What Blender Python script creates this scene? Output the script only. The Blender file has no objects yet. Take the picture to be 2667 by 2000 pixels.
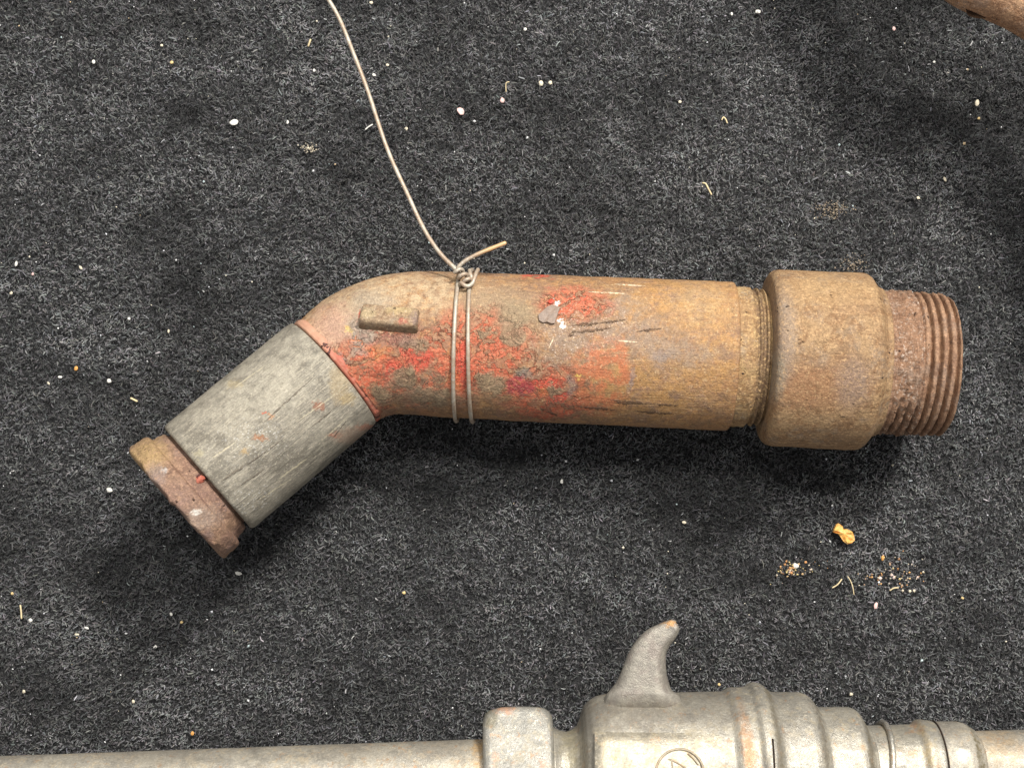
import bpy, math, random
import numpy as np
from mathutils import Vector

random.seed(7)
rng = np.random.default_rng(11)
S = bpy.context.scene
COL = S.collection

# ------------------------------------------------------------------ camera, world, lamps, exposure
U = 0.000156            # metres per design unit (one unit ~ one photo pixel at the pipe's axis)
F = 3700.0              # focal length in photo pixels
H0 = 205.0              # height of the reference plane above the carpet
ZC = F + H0             # camera height
cam = bpy.data.cameras.new('camera')
cam.sensor_fit = 'HORIZONTAL'
cam.sensor_width = 36.0
cam.lens = 36.0 * F / 2667.0
cam.clip_start = 0.01
cam.clip_end = 50.0
cam_ob = bpy.data.objects.new('camera', cam)
COL.objects.link(cam_ob)
cam_ob.location = (0, 0, ZC * U)
S.camera = cam_ob

w = bpy.data.worlds.new('World')
S.world = w
w.use_nodes = True
w.node_tree.nodes['Background'].inputs[0].default_value = (0.97, 0.98, 1.0, 1)
w.node_tree.nodes['Background'].inputs[1].default_value = 0.42


def lamp(name, loc, aim, sx, sy, power, col):
    l = bpy.data.lights.new(name, 'AREA')
    l.shape = 'RECTANGLE'
    l.size, l.size_y = sx, sy
    l.energy = power
    l.color = col
    o = bpy.data.objects.new(name, l)
    COL.objects.link(o)
    o.location = loc
    o.rotation_euler = (Vector(aim) - Vector(loc)).to_track_quat('-Z', 'Y').to_euler()
    return o


lamp('key_lamp', (0.58, 1.08, 1.40), (0, 0, 0), 0.28, 0.22, 52, (1.0, 0.965, 0.91))
lamp('ceiling_lamp', (-0.05, 0.95, 2.0), (0, 0.0, 0), 1.3, 0.24, 38, (1.0, 0.97, 0.92))

S.view_settings.view_transform = 'Standard'
S.view_settings.look = 'None'
S.view_settings.exposure = 0.0
S.view_settings.gamma = 1.0
S.render.film_transparent = False
try:
    S.cycles.use_denoising = True
    S.cycles.max_bounces = 6
except Exception:
    pass


# ------------------------------------------------------------------ coordinates
def P(px, py, h):
    """world point (metres) seen at photo pixel (px, py) at height h (design units) above the carpet"""
    k = (ZC - h) / F
    return np.array([(px - 1333.5) * k * U, (1000.0 - py) * k * U, h * U])


def kk(h):
    return (ZC - h) / F


# ------------------------------------------------------------------ numpy value noise
def _hash(ix, iy, iz, seed):
    n = (ix.astype(np.int64) * 374761393 + iy.astype(np.int64) * 668265263 + iz.astype(np.int64) * 2147483647 + seed * 974711) & 0xffffffff
    n = ((n ^ (n >> 13)) * 1274126177) & 0xffffffff
    n = (n ^ (n >> 16)) & 0xffffff
    return n / float(0xffffff)


def vnoise(p, seed=0):
    p = np.asarray(p, dtype=np.float64)
    i = np.floor(p).astype(np.int64)
    f = p - i
    f = f * f * (3 - 2 * f)
    out = 0
    for dx in (0, 1):
        wx = f[..., 0] if dx else 1 - f[..., 0]
        for dy in (0, 1):
            wy = f[..., 1] if dy else 1 - f[..., 1]
            for dz in (0, 1):
                wz = f[..., 2] if dz else 1 - f[..., 2]
                out = out + wx * wy * wz * _hash(i[..., 0] + dx, i[..., 1] + dy, i[..., 2] + dz, seed)
    return out * 2 - 1


def fbm(p, octv=4, seed=0, g=0.5):
    a, s, t = 1.0, 0.0, 0.0
    p = np.asarray(p, dtype=np.float64)
    for o in range(octv):
        s = s + a * vnoise(p * 2 ** o, seed + o)
        t += a
        a *= g
    return s / t


# ------------------------------------------------------------------ material node helper
class NT:
    def __init__(self, name):
        self.m = bpy.data.materials.new(name)
        self.m.use_nodes = True
        self.t = self.m.node_tree
        self.b = self.t.nodes['Principled BSDF']
        self.cache = {}

    def put(self, sock, v):
        if isinstance(v, bpy.types.NodeSocket):
            self.t.links.new(v, sock)
        elif isinstance(v, (tuple, list)):
            if sock.type == 'RGBA' and len(v) == 3:
                v = tuple(v) + (1,)
            sock.default_value = v
        elif v is not None:
            sock.default_value = v

    def attr(self, name, which='Vector'):
        k = (name, which)
        if k not in self.cache:
            n = self.t.nodes.new('ShaderNodeAttribute')
            n.attribute_name = name
            self.cache[k] = n.outputs[which]
        return self.cache[k]

    def math(self, op, a, b=None, c=None, clamp=False):
        n = self.t.nodes.new('ShaderNodeMath')
        n.operation = op
        n.use_clamp = clamp
        self.put(n.inputs[0], a)
        if b is not None:
            self.put(n.inputs[1], b)
        if c is not None:
            self.put(n.inputs[2], c)
        return n.outputs[0]

    def vm(self, op, a, b=None, out=0, scale=None):
        n = self.t.nodes.new('ShaderNodeVectorMath')
        n.operation = op
        self.put(n.inputs[0], a)
        if b is not None:
            self.put(n.inputs[1], b)
        if scale is not None:
            self.put(n.inputs['Scale'], scale)
        return n.outputs[out]

    def noise(self, vec, scale, detail=4, rough=0.6, dist=0.0, out='Fac'):
        n = self.t.nodes.new('ShaderNodeTexNoise')
        self.put(n.inputs['Vector'], vec)
        n.inputs['Scale'].default_value = scale
        n.inputs['Detail'].default_value = detail
        n.inputs['Roughness'].default_value = rough
        n.inputs['Distortion'].default_value = dist
        return n.outputs[out]

    def voro(self, vec, scale, out='Distance', feature='F1', rand=1.0):
        n = self.t.nodes.new('ShaderNodeTexVoronoi')
        n.feature = feature
        self.put(n.inputs['Vector'], vec)
        n.inputs['Scale'].default_value = scale
        n.inputs['Randomness'].default_value = rand
        return n.outputs[out]

    def mr(self, v, a, b, c=0.0, d=1.0, smooth=True):
        n = self.t.nodes.new('ShaderNodeMapRange')
        n.interpolation_type = 'SMOOTHSTEP' if smooth else 'LINEAR'
        self.put(n.inputs[0], v)
        n.inputs[1].default_value = a
        n.inputs[2].default_value = b
        n.inputs[3].default_value = c
        n.inputs[4].default_value = d
        return n.outputs[0]

    def mix(self, f, a, b, mode='MIX'):
        n = self.t.nodes.new('ShaderNodeMix')
        n.data_type = 'RGBA'
        n.blend_type = mode
        self.put(n.inputs[0], f)
        self.put(n.inputs[6], a)
        self.put(n.inputs[7], b)
        return n.outputs[2]

    def stretch(self, vec, s):
        return self.vm('MULTIPLY', vec, s)

    def blob(self, vec, c, r, soft=0.4):
        """soft ellipse mask round c (x, y in design px) of radii r"""
        c3 = (c[0] / 100, c[1] / 100, 0)
        d = self.vm('SUBTRACT', vec, c3)
        d = self.vm('MULTIPLY', d, (100.0 / r[0], 100.0 / r[1], 0))
        l = self.vm('LENGTH', d, out=1)
        return self.mr(l, 1 - soft, 1 + soft, 1, 0)

    def seg(self, vec, a, b, wd):
        """thin line mask from a to b (design px)"""
        ax, ay, bx, by = a[0] / 100, a[1] / 100, b[0] / 100, b[1] / 100
        L2 = (bx - ax) ** 2 + (by - ay) ** 2
        d = self.vm('SUBTRACT', vec, (ax, ay, 0))
        d = self.vm('MULTIPLY', d, (1, 1, 0))
        t = self.vm('DOT_PRODUCT', d, ((bx - ax) / L2, (by - ay) / L2, 0), out=1)
        t = self.math('MULTIPLY', t, 1.0, clamp=True)
        q = self.vm('SCALE', (bx - ax, by - ay, 0), scale=t)
        l = self.vm('LENGTH', self.vm('SUBTRACT', d, q), out=1)
        # thin towards the ends and ragged along the way
        tp = self.math('MULTIPLY', self.math('MULTIPLY', t, self.math('SUBTRACT', 1.0, t)), 3.4)
        if 'rag' not in self.cache:
            self.cache['rag'] = self.mr(self.noise(self.attr('pix'), 13, 3, 0.7), 0.36, 0.62, 0.15, 1.35)
        wv = self.math('MULTIPLY', self.math('ADD', tp, 0.12), self.cache['rag'])
        r = self.math('DIVIDE', l, self.math('ADD', wv, 0.02))
        return self.mr(r, wd / 100 * 0.35, wd / 100 * 1.1, 1, 0)

    def add(self, *vs):
        o = vs[0]
        for v in vs[1:]:
            o = self.math('ADD', o, v)
        return o

    def mul(self, *vs):
        o = vs[0]
        for v in vs[1:]:
            o = self.math('MULTIPLY', o, v)
        return o

    def grain(self, col, amt=0.3, scale=24):
        f = self.noise(self.attr('pix'), scale, 2, 0.6)
        f2 = self.noise(self.vm('ADD', self.attr('pix'), (5, 3, 8)), scale * 0.4, 3, 0.7)
        k = self.math('MULTIPLY', self.mr(f, 0.3, 0.7, 1 - amt, 1 + amt, False), self.mr(f2, 0.36, 0.64, 1 - amt * .6, 1 + amt * .6, False))
        return self.vm('SCALE', col, scale=k)

    def bump(self, h, strength, dist, normal=None):
        n = self.t.nodes.new('ShaderNodeBump')
        n.inputs['Strength'].default_value = strength
        n.inputs['Distance'].default_value = dist * U
        self.put(n.inputs['Height'], h)
        if normal is not None:
            self.put(n.inputs['Normal'], normal)
        return n.outputs[0]

    def done(self, color, rough=0.6, metal=0.0, normal=None, spec=0.5):
        b = self.b
        self.put(b.inputs['Base Color'], color)
        self.put(b.inputs['Roughness'], rough)
        self.put(b.inputs['Metallic'], metal)
        self.put(b.inputs['Specular IOR Level'], spec)
        if normal is not None:
            self.put(b.inputs['Normal'], normal)
        return self.m


def simple(name, col, rough=0.7, var=0.25, scale=14.0, spec=0.4):
    n = NT(name)
    p = n.attr('pix')
    f = n.noise(p, scale, 4, 0.65)
    c2 = tuple(x * (1 - var) for x in col)
    c = n.mix(n.mr(f, 0.35, 0.65), col, c2)
    return n.done(c, rough, 0, n.bump(f, 0.5, 3), spec)


# ------------------------------------------------------------------ object helpers
def mesh(name, V, Fc, mat, parent=None, base=None, uvw=None, smooth=True):
    V = np.asarray(V, dtype=np.float64)
    base = np.array(base if base is not None else (0, 0, 0), dtype=np.float64)
    me = bpy.data.meshes.new(name)
    me.from_pydata((V - base).tolist(), [], [tuple(int(i) for i in f) for f in Fc])
    a = me.attributes.new('pix', 'FLOAT_VECTOR', 'POINT')
    pix = np.stack([V[:, 0] / U + 1333.5, 1000 - V[:, 1] / U, V[:, 2] / U], 1) / 100.0
    a.data.foreach_set('vector', pix.astype(np.float32).ravel())
    if uvw is not None:
        a = me.attributes.new('uvw', 'FLOAT_VECTOR', 'POINT')
        a.data.foreach_set('vector', np.asarray(uvw, dtype=np.float32).ravel())
    me.polygons.foreach_set('use_smooth', [smooth] * len(me.polygons))
    me.update()
    o = bpy.data.objects.new(name, me)
    COL.objects.link(o)
    if mat is not None:
        me.materials.append(mat)
    if parent is not None:
        o.parent = parent
    else:
        o.location = tuple(base)
    return o


def thing(name, label, cat, base, group=None):
    o = bpy.data.objects.new(name, None)
    COL.objects.link(o)
    o.empty_display_size = 0.01
    o.location = tuple(base)
    o['label'] = label
    o['category'] = cat
    if group:
        o['group'] = group
    return o


def tag(o, label, cat, group=None):
    o['label'] = label
    o['category'] = cat
    if group:
        o['group'] = group
    return o


def sweep(C, R, n=64, up=(0, 0, 1), closed_ends=True):
    """grid of rings round the polyline C (world). R: radii in design units, (len(C), n) or (len(C),)"""
    C = np.asarray(C, dtype=np.float64)
    m = len(C)
    R = np.asarray(R, dtype=np.float64)
    if R.ndim == 1:
        R = np.repeat(R[:, None], n, 1)
    T = np.gradient(C, axis=0)
    # profile points that stand on one spot keep their neighbours' tangent
    ln = np.linalg.norm(T, axis=1)
    for i in range(m):
        if ln[i] < 1e-9:
            T[i] = T[i - 1]
    T /= np.linalg.norm(T, axis=1)[:, None]
    upv = np.array(up, dtype=np.float64)
    side = np.cross(T, upv)
    side /= np.linalg.norm(side, axis=1)[:, None]
    upn = np.cross(side, T)
    th = np.linspace(0, 2 * np.pi, n, endpoint=False)
    d = -np.cos(th)[None, :, None] * upn[:, None, :] + np.sin(th)[None, :, None] * side[:, None, :]
    V = C[:, None, :] + d * (R * U)[..., None]
    s = np.concatenate([[0], np.cumsum(np.linalg.norm(np.diff(C, axis=0), axis=1))]) / U
    uv = np.stack([np.repeat(s[:, None], n, 1) / 100, (th[None, :] - np.pi) * np.maximum(R, 1) / 100, R / 100], -1)
    Fc = []
    j = np.arange(n)
    jn = (j + 1) % n
    for i in range(m - 1):
        a = i * n
        b = a + n
        Fc += list(zip(a + j, a + jn, b + jn, b + j))
    V = V.reshape(-1, 3)
    uv = uv.reshape(-1, 3)
    if closed_ends:
        Fc.append(tuple(range(n))[::-1])
        Fc.append(tuple((m - 1) * n + q for q in range(n)))
    return V, Fc, uv


def axis_lathe(A, B, prof, n=96, rfun=None, closed=True):
    """lathe along the line A->B (world); prof: list of (s in design units from A, radius)"""
    A = np.asarray(A)
    B = np.asarray(B)
    d = (B - A) / np.linalg.norm(B - A)
    pr = np.array(prof, dtype=np.float64)
    C = A[None] + d[None] * (pr[:, 0] * U)[:, None]
    m = len(C)
    R = np.repeat(pr[:, 1][:, None], n, 1)
    th = np.linspace(0, 2 * np.pi, n, endpoint=False)
    if rfun is not None:
        R = rfun(pr[:, 0][:, None], th[None, :], R)
    upv = np.array([0, 0, 1.0])
    side = np.cross(d, upv)
    side /= np.linalg.norm(side)
    upn = np.cross(side, d)
    dirs = -np.cos(th)[:, None] * upn[None] + np.sin(th)[:, None] * side[None]
    V = C[:, None, :] + dirs[None] * (R * U)[..., None]
    uv = np.stack([np.repeat(pr[:, 0][:, None], n, 1) / 100, np.repeat(((th - np.pi))[None], m, 0) * 1.8, R / 100], -1)
    Fc = []
    j = np.arange(n)
    jn = (j + 1) % n
    for i in range(m - 1):
        a = i * n
        b = a + n
        Fc += list(zip(a + j, a + jn, b + jn, b + j))
    if closed:
        Fc.append(tuple(range(n))[::-1])
        Fc.append(tuple((m - 1) * n + q for q in range(n)))
    return V.reshape(-1, 3), Fc, uv.reshape(-1, 3)


def dense(prof, step=4.0):
    out = []
    for (a, ra), (b, rb) in zip(prof[:-1], prof[1:]):
        L = math.hypot(b - a, rb - ra)
        k = max(1, int(L / step))
        for i in range(k):
            t = i / k
            out.append((a + (b - a) * t, ra + (rb - ra) * t))
    out.append(prof[-1])
    return out


def spline(pts, per=8):
    pts = [np.asarray(p, dtype=np.float64) for p in pts]
    q = [2 * pts[0] - pts[1]] + pts + [2 * pts[-1] - pts[-2]]
    out = []
    for i in range(1, len(q) - 2):
        a, b, c, d = q[i - 1], q[i], q[i + 1], q[i + 2]
        for k in range(per):
            t = k / per
            out.append(0.5 * ((2 * b) + (c - a) * t + (2 * a - 5 * b + 4 * c - d) * t * t + (3 * b - a - 3 * c + d) * t ** 3))
    out.append(pts[-1])
    return np.array(out)


def wire_mesh(pts, r, n=10, per=8, smooth=0):
    """round wire with rounded ends through world points (parallel transport frame)"""
    C = spline(pts, per)
    for _ in range(smooth):
        C[1:-1] = C[1:-1] * 0.5 + (C[:-2] + C[2:]) * 0.25
    T = np.gradient(C, axis=0)
    T /= np.linalg.norm(T, axis=1)[:, None]
    v = np.cross(T[0], (0.3, 0.2, 0.9))
    v /= np.linalg.norm(v)
    V = []
    th = np.linspace(0, 2 * np.pi, n, endpoint=False)
    m = len(C)
    ex = []
    for i in range(m):
        v = v - T[i] * np.dot(v, T[i])
        v /= np.linalg.norm(v)
        b = np.cross(T[i], v)
        ex.append((C[i], v.copy(), b.copy()))
    rings = []
    e0 = ex[0]
    rings.append((e0[0] - T[0] * r * U * 0.6, e0[1], e0[2], 0.5))
    for i in range(m):
        wob = 1 + 0.06 * math.sin(i * 1.7) * math.sin(i * 0.61)
        rings.append((*ex[i], wob))
    e1 = ex[-1]
    rings.append((e1[0] + T[-1] * r * U * 0.6, e1[1], e1[2], 0.5))
    for (c, a, b, f) in rings:
        for t in th:
            V.append(c + (a * math.cos(t) + b * math.sin(t)) * r * U * f)
    Fc = []
    M = len(rings)
    for i in range(M - 1):
        for j in range(n):
            Fc.append((i * n + j, i * n + (j + 1) % n, (i + 1) * n + (j + 1) % n, (i + 1) * n + j))
    Fc.append(tuple(range(n))[::-1])
    Fc.append(tuple((M - 1) * n + q for q in range(n)))
    return np.array(V), Fc


# ------------------------------------------------------------------ carpet (ground)
CZ = -26.0   # the backing under the pile; the pile's tips are at 0


def m_carpet():
    n = NT('carpet_backing')
    p = n.attr('pix')
    f = n.noise(p, 14, 4, 0.7)
    c = n.mix(n.mr(f, 0.35, 0.7), (0.03, 0.03, 0.031), (0.07, 0.07, 0.072))
    return n.done(c, 0.95, 0, n.bump(f, 1.0, 14), 0.2)


def m_pile():
    n = NT('carpet_pile_fibre')
    sh = n.attr('shade', 'Color')
    return n.done(sh, 0.7, 0, None, 0.35)


g = 40
xs = np.linspace(-1.0, 1.0, g)
VV = np.array([(x, y, CZ * U) for y in xs for x in xs])
FF = [(i * g + j, i * g + j + 1, (i + 1) * g + j + 1, (i + 1) * g + j) for i in range(g - 1) for j in range(g - 1)]
carpet = mesh('carpet', VV, FF, m_carpet(), smooth=False)
carpet['kind'] = 'structure'


def build_pile():
    N = 610000
    x = rng.uniform(-420, 3100, N)
    y = rng.uniform(-480, 2400, N)
    k = (ZC) / F
    X = (x - 1333.5) * k
    Y = (1000 - y) * k
    o = np.zeros(N)
    lump = fbm(np.stack([x / 230, y / 150, o], 1), 3, 5)
    clump = fbm(np.stack([x / 30, y / 24, o], 1), 3, 21)
    tuft = vnoise(np.stack([x / 9.5, y / 10.5, o], 1), 44)
    wornn = fbm(np.stack([x / 95, y / 60, o], 1), 3, 57)
    flow = fbm(np.stack([x / 420, y / 350, o], 1), 2, 31) * 1.1 + math.pi / 2 + 0.15
    az = flow + rng.normal(0, 1.2, N) + np.where(rng.random(N) < 0.35, rng.uniform(-3, 3, N), 0)
    el = np.clip(rng.normal(1.02, 0.34, N) + lump * 0.3, 0.02, 1.5)
    L = np.clip(rng.gamma(7.0, 1.5, N), 5, 20)
    long_ = rng.random(N) < 0.0022
    L = np.where(long_, rng.uniform(30, 62, N), L)
    W = np.where(long_, 1.3, rng.uniform(2.0, 3.6, N))
    z0 = CZ + 6 + rng.uniform(0, 11, N) + clump * 4 + tuft * 4
    bend = np.where(long_, rng.normal(0, 1.2, N), rng.normal(0, 0.25, N))
    az2 = az + bend
    el2 = el - rng.uniform(0.0, 0.9, N)
    p0 = np.stack([X, Y, z0], 1)
    d1 = np.stack([np.cos(el) * np.cos(az), np.cos(el) * np.sin(az), np.sin(el)], 1)
    d2 = np.stack([np.cos(el2) * np.cos(az2), np.cos(el2) * np.sin(az2), np.sin(el2)], 1)
    p1 = p0 + d1 * (L * 0.5)[:, None]
    p2 = p1 + d2 * (L * 0.5)[:, None]
    p1[:, 2] = np.minimum(p1[:, 2], 1.5)
    p2[:, 2] = np.minimum(p2[:, 2], 2.5)
    tw = rng.uniform(-0.9, 0.9, N)
    sd = np.stack([-np.sin(az) * np.cos(tw), np.cos(az) * np.cos(tw), np.sin(tw)], 1) * (W * 0.5)[:, None]
    V = np.stack([p0 - sd, p0 + sd, p1 - sd, p1 + sd, p2 - sd * 0.5, p2 + sd * 0.5], 1).reshape(-1, 3) * U
    b = (np.arange(N) * 6)[:, None]
    Fq = np.concatenate([b + np.array([[0, 1, 3, 2]]), b + np.array([[2, 3, 5, 4]])], 1).reshape(-1, 4)
    me = bpy.data.meshes.new('carpet_pile')
    me.vertices.add(len(V))
    me.vertices.foreach_set('co', V.astype(np.float32).ravel())
    nf = len(Fq)
    me.loops.add(nf * 4)
    me.loops.foreach_set('vertex_index', Fq.astype(np.int32).ravel())
    me.polygons.add(nf)
    me.polygons.foreach_set('loop_start', (np.arange(nf) * 4).astype(np.int32))
    me.update(calc_edges=True)
    base = np.exp(rng.normal(math.log(0.096), 0.16, N)) * (1 + 0.55 * clump) * (1 + 0.38 * tuft) * (1 + 0.85 * lump) * (1 + 0.5 * wornn)
    r = rng.random(N)
    base = np.where(r < 0.004, rng.uniform(0.18, 0.42, N), base)
    base = np.where(long_, rng.uniform(0.08, 0.18, N), base)
    base = np.clip(base, 0.012, 0.75)
    hue = rng.normal(0, 0.04, (N, 3))
    col = base[:, None] * (1 + hue) * np.array([0.99, 0.99, 0.995])
    col = np.concatenate([np.clip(col, 0, 1), np.ones((N, 1))], 1)
    col6 = np.repeat(col[:, None, :], 6, 1).reshape(-1, 4)
    a = me.attributes.new('shade', 'FLOAT_COLOR', 'POINT')
    a.data.foreach_set('color', col6.astype(np.float32).ravel())
    me.materials.append(m_pile())
    o = bpy.data.objects.new('carpet_pile', me)
    COL.objects.link(o)
    o['kind'] = 'stuff'
    tag(o, 'dark charcoal carpet pile of short matted fibres under everything', 'carpet pile')
    return o


build_pile()

# ------------------------------------------------------------------ the bent pipe
# axis points: photo pixel and height
BEND = (968, 890, 190)
JOINT = (880, 970, 213)
E1 = (1092, 894.6, 196)
TUBE_END = (1904, 928, 219)


def main_axis():
    a, b, c = np.array(JOINT, float), np.array(BEND, float), np.array(E1, float)
    pts = []
    for t in np.linspace(0, 1, 60, endpoint=False):
        pts.append((1 - t) ** 2 * a + 2 * t * (1 - t) * b + t * t * c)
    d = np.array(TUBE_END, float)
    for t in np.linspace(0, 1, 190):
        pts.append(c + (d - c) * t)
    return np.array(pts)


AX = main_axis()
AXW = np.array([P(*p) for p in AX])
_x = AX[:, 0]
RAD = np.interp(_x, [880, 930, 1000, 1092, 1200, 1904], [163, 173, 181, 187, 190, 193])


def surf(px, py, lift=0.0):
    """point of the main tube's upper surface seen at photo pixel (px, py): world, normal, and design px"""
    h = 380.0
    for _ in range(8):
        pw = P(px, py, h)
        d = AXW - pw[None]
        d2 = np.hypot(d[:, 0], d[:, 1])
        i = int(np.argmin(d2))
        r = RAD[i] + lift
        off = d2[i] / U
        h = AXW[i, 2] / U + math.sqrt(max(r * r - off * off, 0))
    pw = P(px, py, h)
    nrm = pw - AXW[i]
    return pw, nrm / np.linalg.norm(nrm)


def spx(px, py):
    pw, _ = surf(px, py)
    return (pw[0] / U + 1333.5, 1000 - pw[1] / U)


def m_pipe():
    n = NT('flaking_red_paint_on_rust')
    p = n.attr('pix')
    uv = n.attr('uvw')
    warp = n.vm('SUBTRACT', n.noise(p, 2.2, 5, 0.65, 0, 'Color'), (0.5, 0.5, 0.5))
    warpf = n.vm('SUBTRACT', n.noise(p, 9.0, 4, 0.65, 0, 'Color'), (0.5, 0.5, 0.5))
    pd = n.vm('ADD', p, n.vm('SCALE', warp, scale=0.75))
    pd = n.vm('ADD', pd, n.vm('SCALE', warpf, scale=0.22))
    big = n.noise(p, 1.1, 5, 0.62)
    med = n.noise(p, 4.5, 6, 0.68)
    fine = n.noise(p, 22, 4, 0.7)
    streak = n.noise(n.stretch(uv, (1.2, 16, 1)), 1.0, 5, 0.65)
    # rust and dirt
    col = n.mix(n.mr(big, 0.38, 0.62), (0.30, 0.158, 0.072), (0.245, 0.145, 0.09))
    col = n.mix(n.mr(med, 0.48, 0.62), col, (0.38, 0.205, 0.085))
    col = n.mix(n.mul(n.mr(streak, 0.52, 0.66), 0.5), col, (0.48, 0.32, 0.16))
    col = n.mix(n.mul(n.mr(n.noise(p, 3.1, 5, 0.7, 1.0), 0.50, 0.60), 0.75), col, (0.19, 0.115, 0.065))

    def B(c, r, s=0.45, v=pd):
        return n.blob(v, spx(*c), r, s)

    def lay(col, masks, color, amt=1.0, brk=None):
        m = masks[0]
        for q in masks[1:]:
            m = n.math('MAXIMUM', m, q)
        if brk is not None:
            m = n.mul(m, brk)
        if amt != 1.0:
            m = n.mul(m, amt)
        return n.mix(m, col, color), m
    # pale dirt on the elbow's back
    pale = n.mr(n.noise(p, 5.0, 5, 0.7), 0.30, 0.62)
    col, _ = lay(col, [B((900, 830), (120, 95), 0.5), B((1010, 760), (150, 60), 0.5), B((1130, 760), (120, 50), 0.6)], (0.48, 0.365, 0.225), 0.85, pale)
    col, _ = lay(col, [B((905, 850), (70, 60), 0.6), B((960, 790), (60, 40), .6)], (0.33, 0.285, 0.22), 0.6)
    col, _ = lay(col, [B((860, 860), (55, 70), 0.5)], (0.48, 0.26, 0.185), 0.55)
    # bare yellowish metal towards the collar
    och = n.mr(n.noise(p, 2.6, 5, 0.7), 0.36, 0.6)
    col, _ = lay(col, [B((1820, 790), (110, 80), 0.6), B((1720, 770), (180, 60), 0.6), B((1720, 1000), (170, 90), 0.6), B((1870, 900), (60, 160), 0.6)], (0.42, 0.235, 0.078), 0.6, och)
    col, _ = lay(col, [B((1830, 790), (80, 60), 0.7)], (0.48, 0.34, 0.18), 0.45, pale)
    # grey bloom
    gry = n.mr(n.noise(p, 3.4, 5, 0.7), 0.33, 0.6)
    col, _ = lay(col, [B((1480, 890), (95, 80), 0.5), B((1660, 880), (120, 55), 0.6), B((1780, 920), (90, 40), 0.6), B((1620, 800), (60, 40), .6)], (0.275, 0.205, 0.15), 0.8, gry)
    col, _ = lay(col, [B((1290, 800), (90, 60), 0.6)], (0.30, 0.215, 0.13), 0.75)
    # red paint
    chip = n.mr(n.noise(p, 2.9, 8, 0.66, 1.1), 0.455, 0.480)
    chip2 = n.mr(n.noise(n.vm('ADD', p, (3, 1, 7)), 1.5, 8, 0.66, 0.8), 0.41, 0.44)
    redm = [B((965, 1010), (55, 75), 0.35), B((935, 1000), (35, 70), .4), B((935, 965), (70, 80), 0.4), B((985, 920), (80, 75), 0.4), B((1075, 945), (95, 80), 0.5), B((1100, 1010), (80, 50), 0.5),
            B((1195, 930), (70, 110), 0.4), B((1270, 880), (95, 60), 0.5), B((1300, 950), (90, 55), 0.5), B((1400, 1000), (95, 50), 0.5),
            B((1430, 1060), (100, 30), 0.5), B((960, 1045), (60, 50), 0.4), B((1500, 790), (80, 40), 0.5)]
    brk = n.math('MAXIMUM', n.mul(chip, chip2), n.mul(chip2, 0.18))
    redc = n.mix(n.mr(med, 0.4, 0.66), (0.50, 0.105, 0.050), (0.50, 0.165, 0.085))
    redc = n.mix(n.mul(n.mr(fine, 0.52, 0.64), .7), redc, (0.55, 0.235, 0.14))
    m = redm[0]
    for q in redm[1:]:
        m = n.math('MAXIMUM', m, q)
    # a thin worn stain of the same red round the chips
    col = n.mix(n.mul(m, n.mr(n.noise(p, 6, 5, .7), .4, .56), 0.55), col, (0.245, 0.165, 0.115))
    col = n.mix(n.mul(m, 0.22), col, (0.44, 0.135, 0.065))
    red = n.mul(n.mul(m, brk), n.mr(n.noise(n.vm('ADD', p, (2, 8, 1)), 5, 5, .7), .34, .56, .70, 1.0))
    col = n.mix(red, col, redc)
    col, _ = lay(col, [B((1560, 985), (75, 85), 0.35), B((1600, 940), (30, 50), .5)], (0.47, 0.145, 0.062), 0.8, n.mr(n.noise(p, 3, 5, .65), .36, .54))
    bright = [B((1090, 935), (32, 26), 0.25), B((1032, 975), (22, 30), 0.25), B((1065, 915), (20, 14), .3), B((1205, 945), (20, 60), .3),
              B((1450, 1025), (30, 14), .3), B((1345, 865), (22, 10), .3), B((1420, 995), (40, 10), .3), B((1400, 720), (36, 7), .3), B((950, 820), (13, 12), 0.3)]
    col, rb = lay(col, bright, (0.58, 0.075, 0.045), 0.8, n.mr(n.noise(p, 9, 4, .7), .32, .46))
    col, cr = lay(col, [B((1352, 1005), (32, 22), 0.3)], (0.36, 0.045, 0.06), 0.8, n.mr(n.noise(p, 7, 5, .7), .36, .5))
    org = [B((985, 905), (30, 35), .4), B((1185, 905), (16, 25), .4), B((1190, 985), (14, 30), .4), B((1030, 1055), (24, 9), .4), B((1410, 1015), (14, 14), .4)]
    col, _ = lay(col, org, (0.55, 0.20, 0.05), 0.55, n.mr(fine, .35, .6))
    # patches where the paint has gone
    bare = [B((1336, 876), (34, 26), 0.14, n.vm('ADD', p, n.vm('SCALE', warpf, scale=.08))), B((1340, 830), (55, 40), .5), B((1050, 985), (34, 26), .25), B((1280, 1000), (32, 28), .3), B((1120, 1030), (60, 20), .4),
            B((1440, 1015), (24, 16), .3), B((1350, 970), (16, 12), .3), B((990, 1020), (26, 22), .3), B((1260, 870), (24, 14), .3), B((1075, 900), (34, 18), .3)]
    col, bm = lay(col, bare, (0.25, 0.19, 0.115), 0.85)
    col, _ = lay(col, [B((895, 935), (14, 11), .5), B((1640, 985), (8, 26), .4), B((1485, 1005), (14, 24), .5), B((1360, 975), (22, 10), .5), B((1720, 930), (30, 14), .7)], (0.23, 0.19, 0.175), 0.55)
    col, _ = lay(col, [B((910, 855), (9, 9), .4), B((1505, 982), (10, 7), .4)], (0.70, 0.47, 0.12), 0.9)
    col, _ = lay(col, [B((1022, 888), (72, 20), .5)], (0.24, 0.135, 0.105), .75)
    col, _ = lay(col, [B((942, 868), (34, 34), .4), B((930, 905), (20, 20), .5)], (0.30, 0.255, 0.205), .75)
    col, _ = lay(col, [B((1110, 1048), (120, 22), .5), B((1060, 1020), (50, 30), .4), B((1130, 985), (26, 20), .3)], (0.225, 0.165, 0.105), .7, n.mr(n.noise(p, 3.6, 5, .7), .36, .5))
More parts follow.
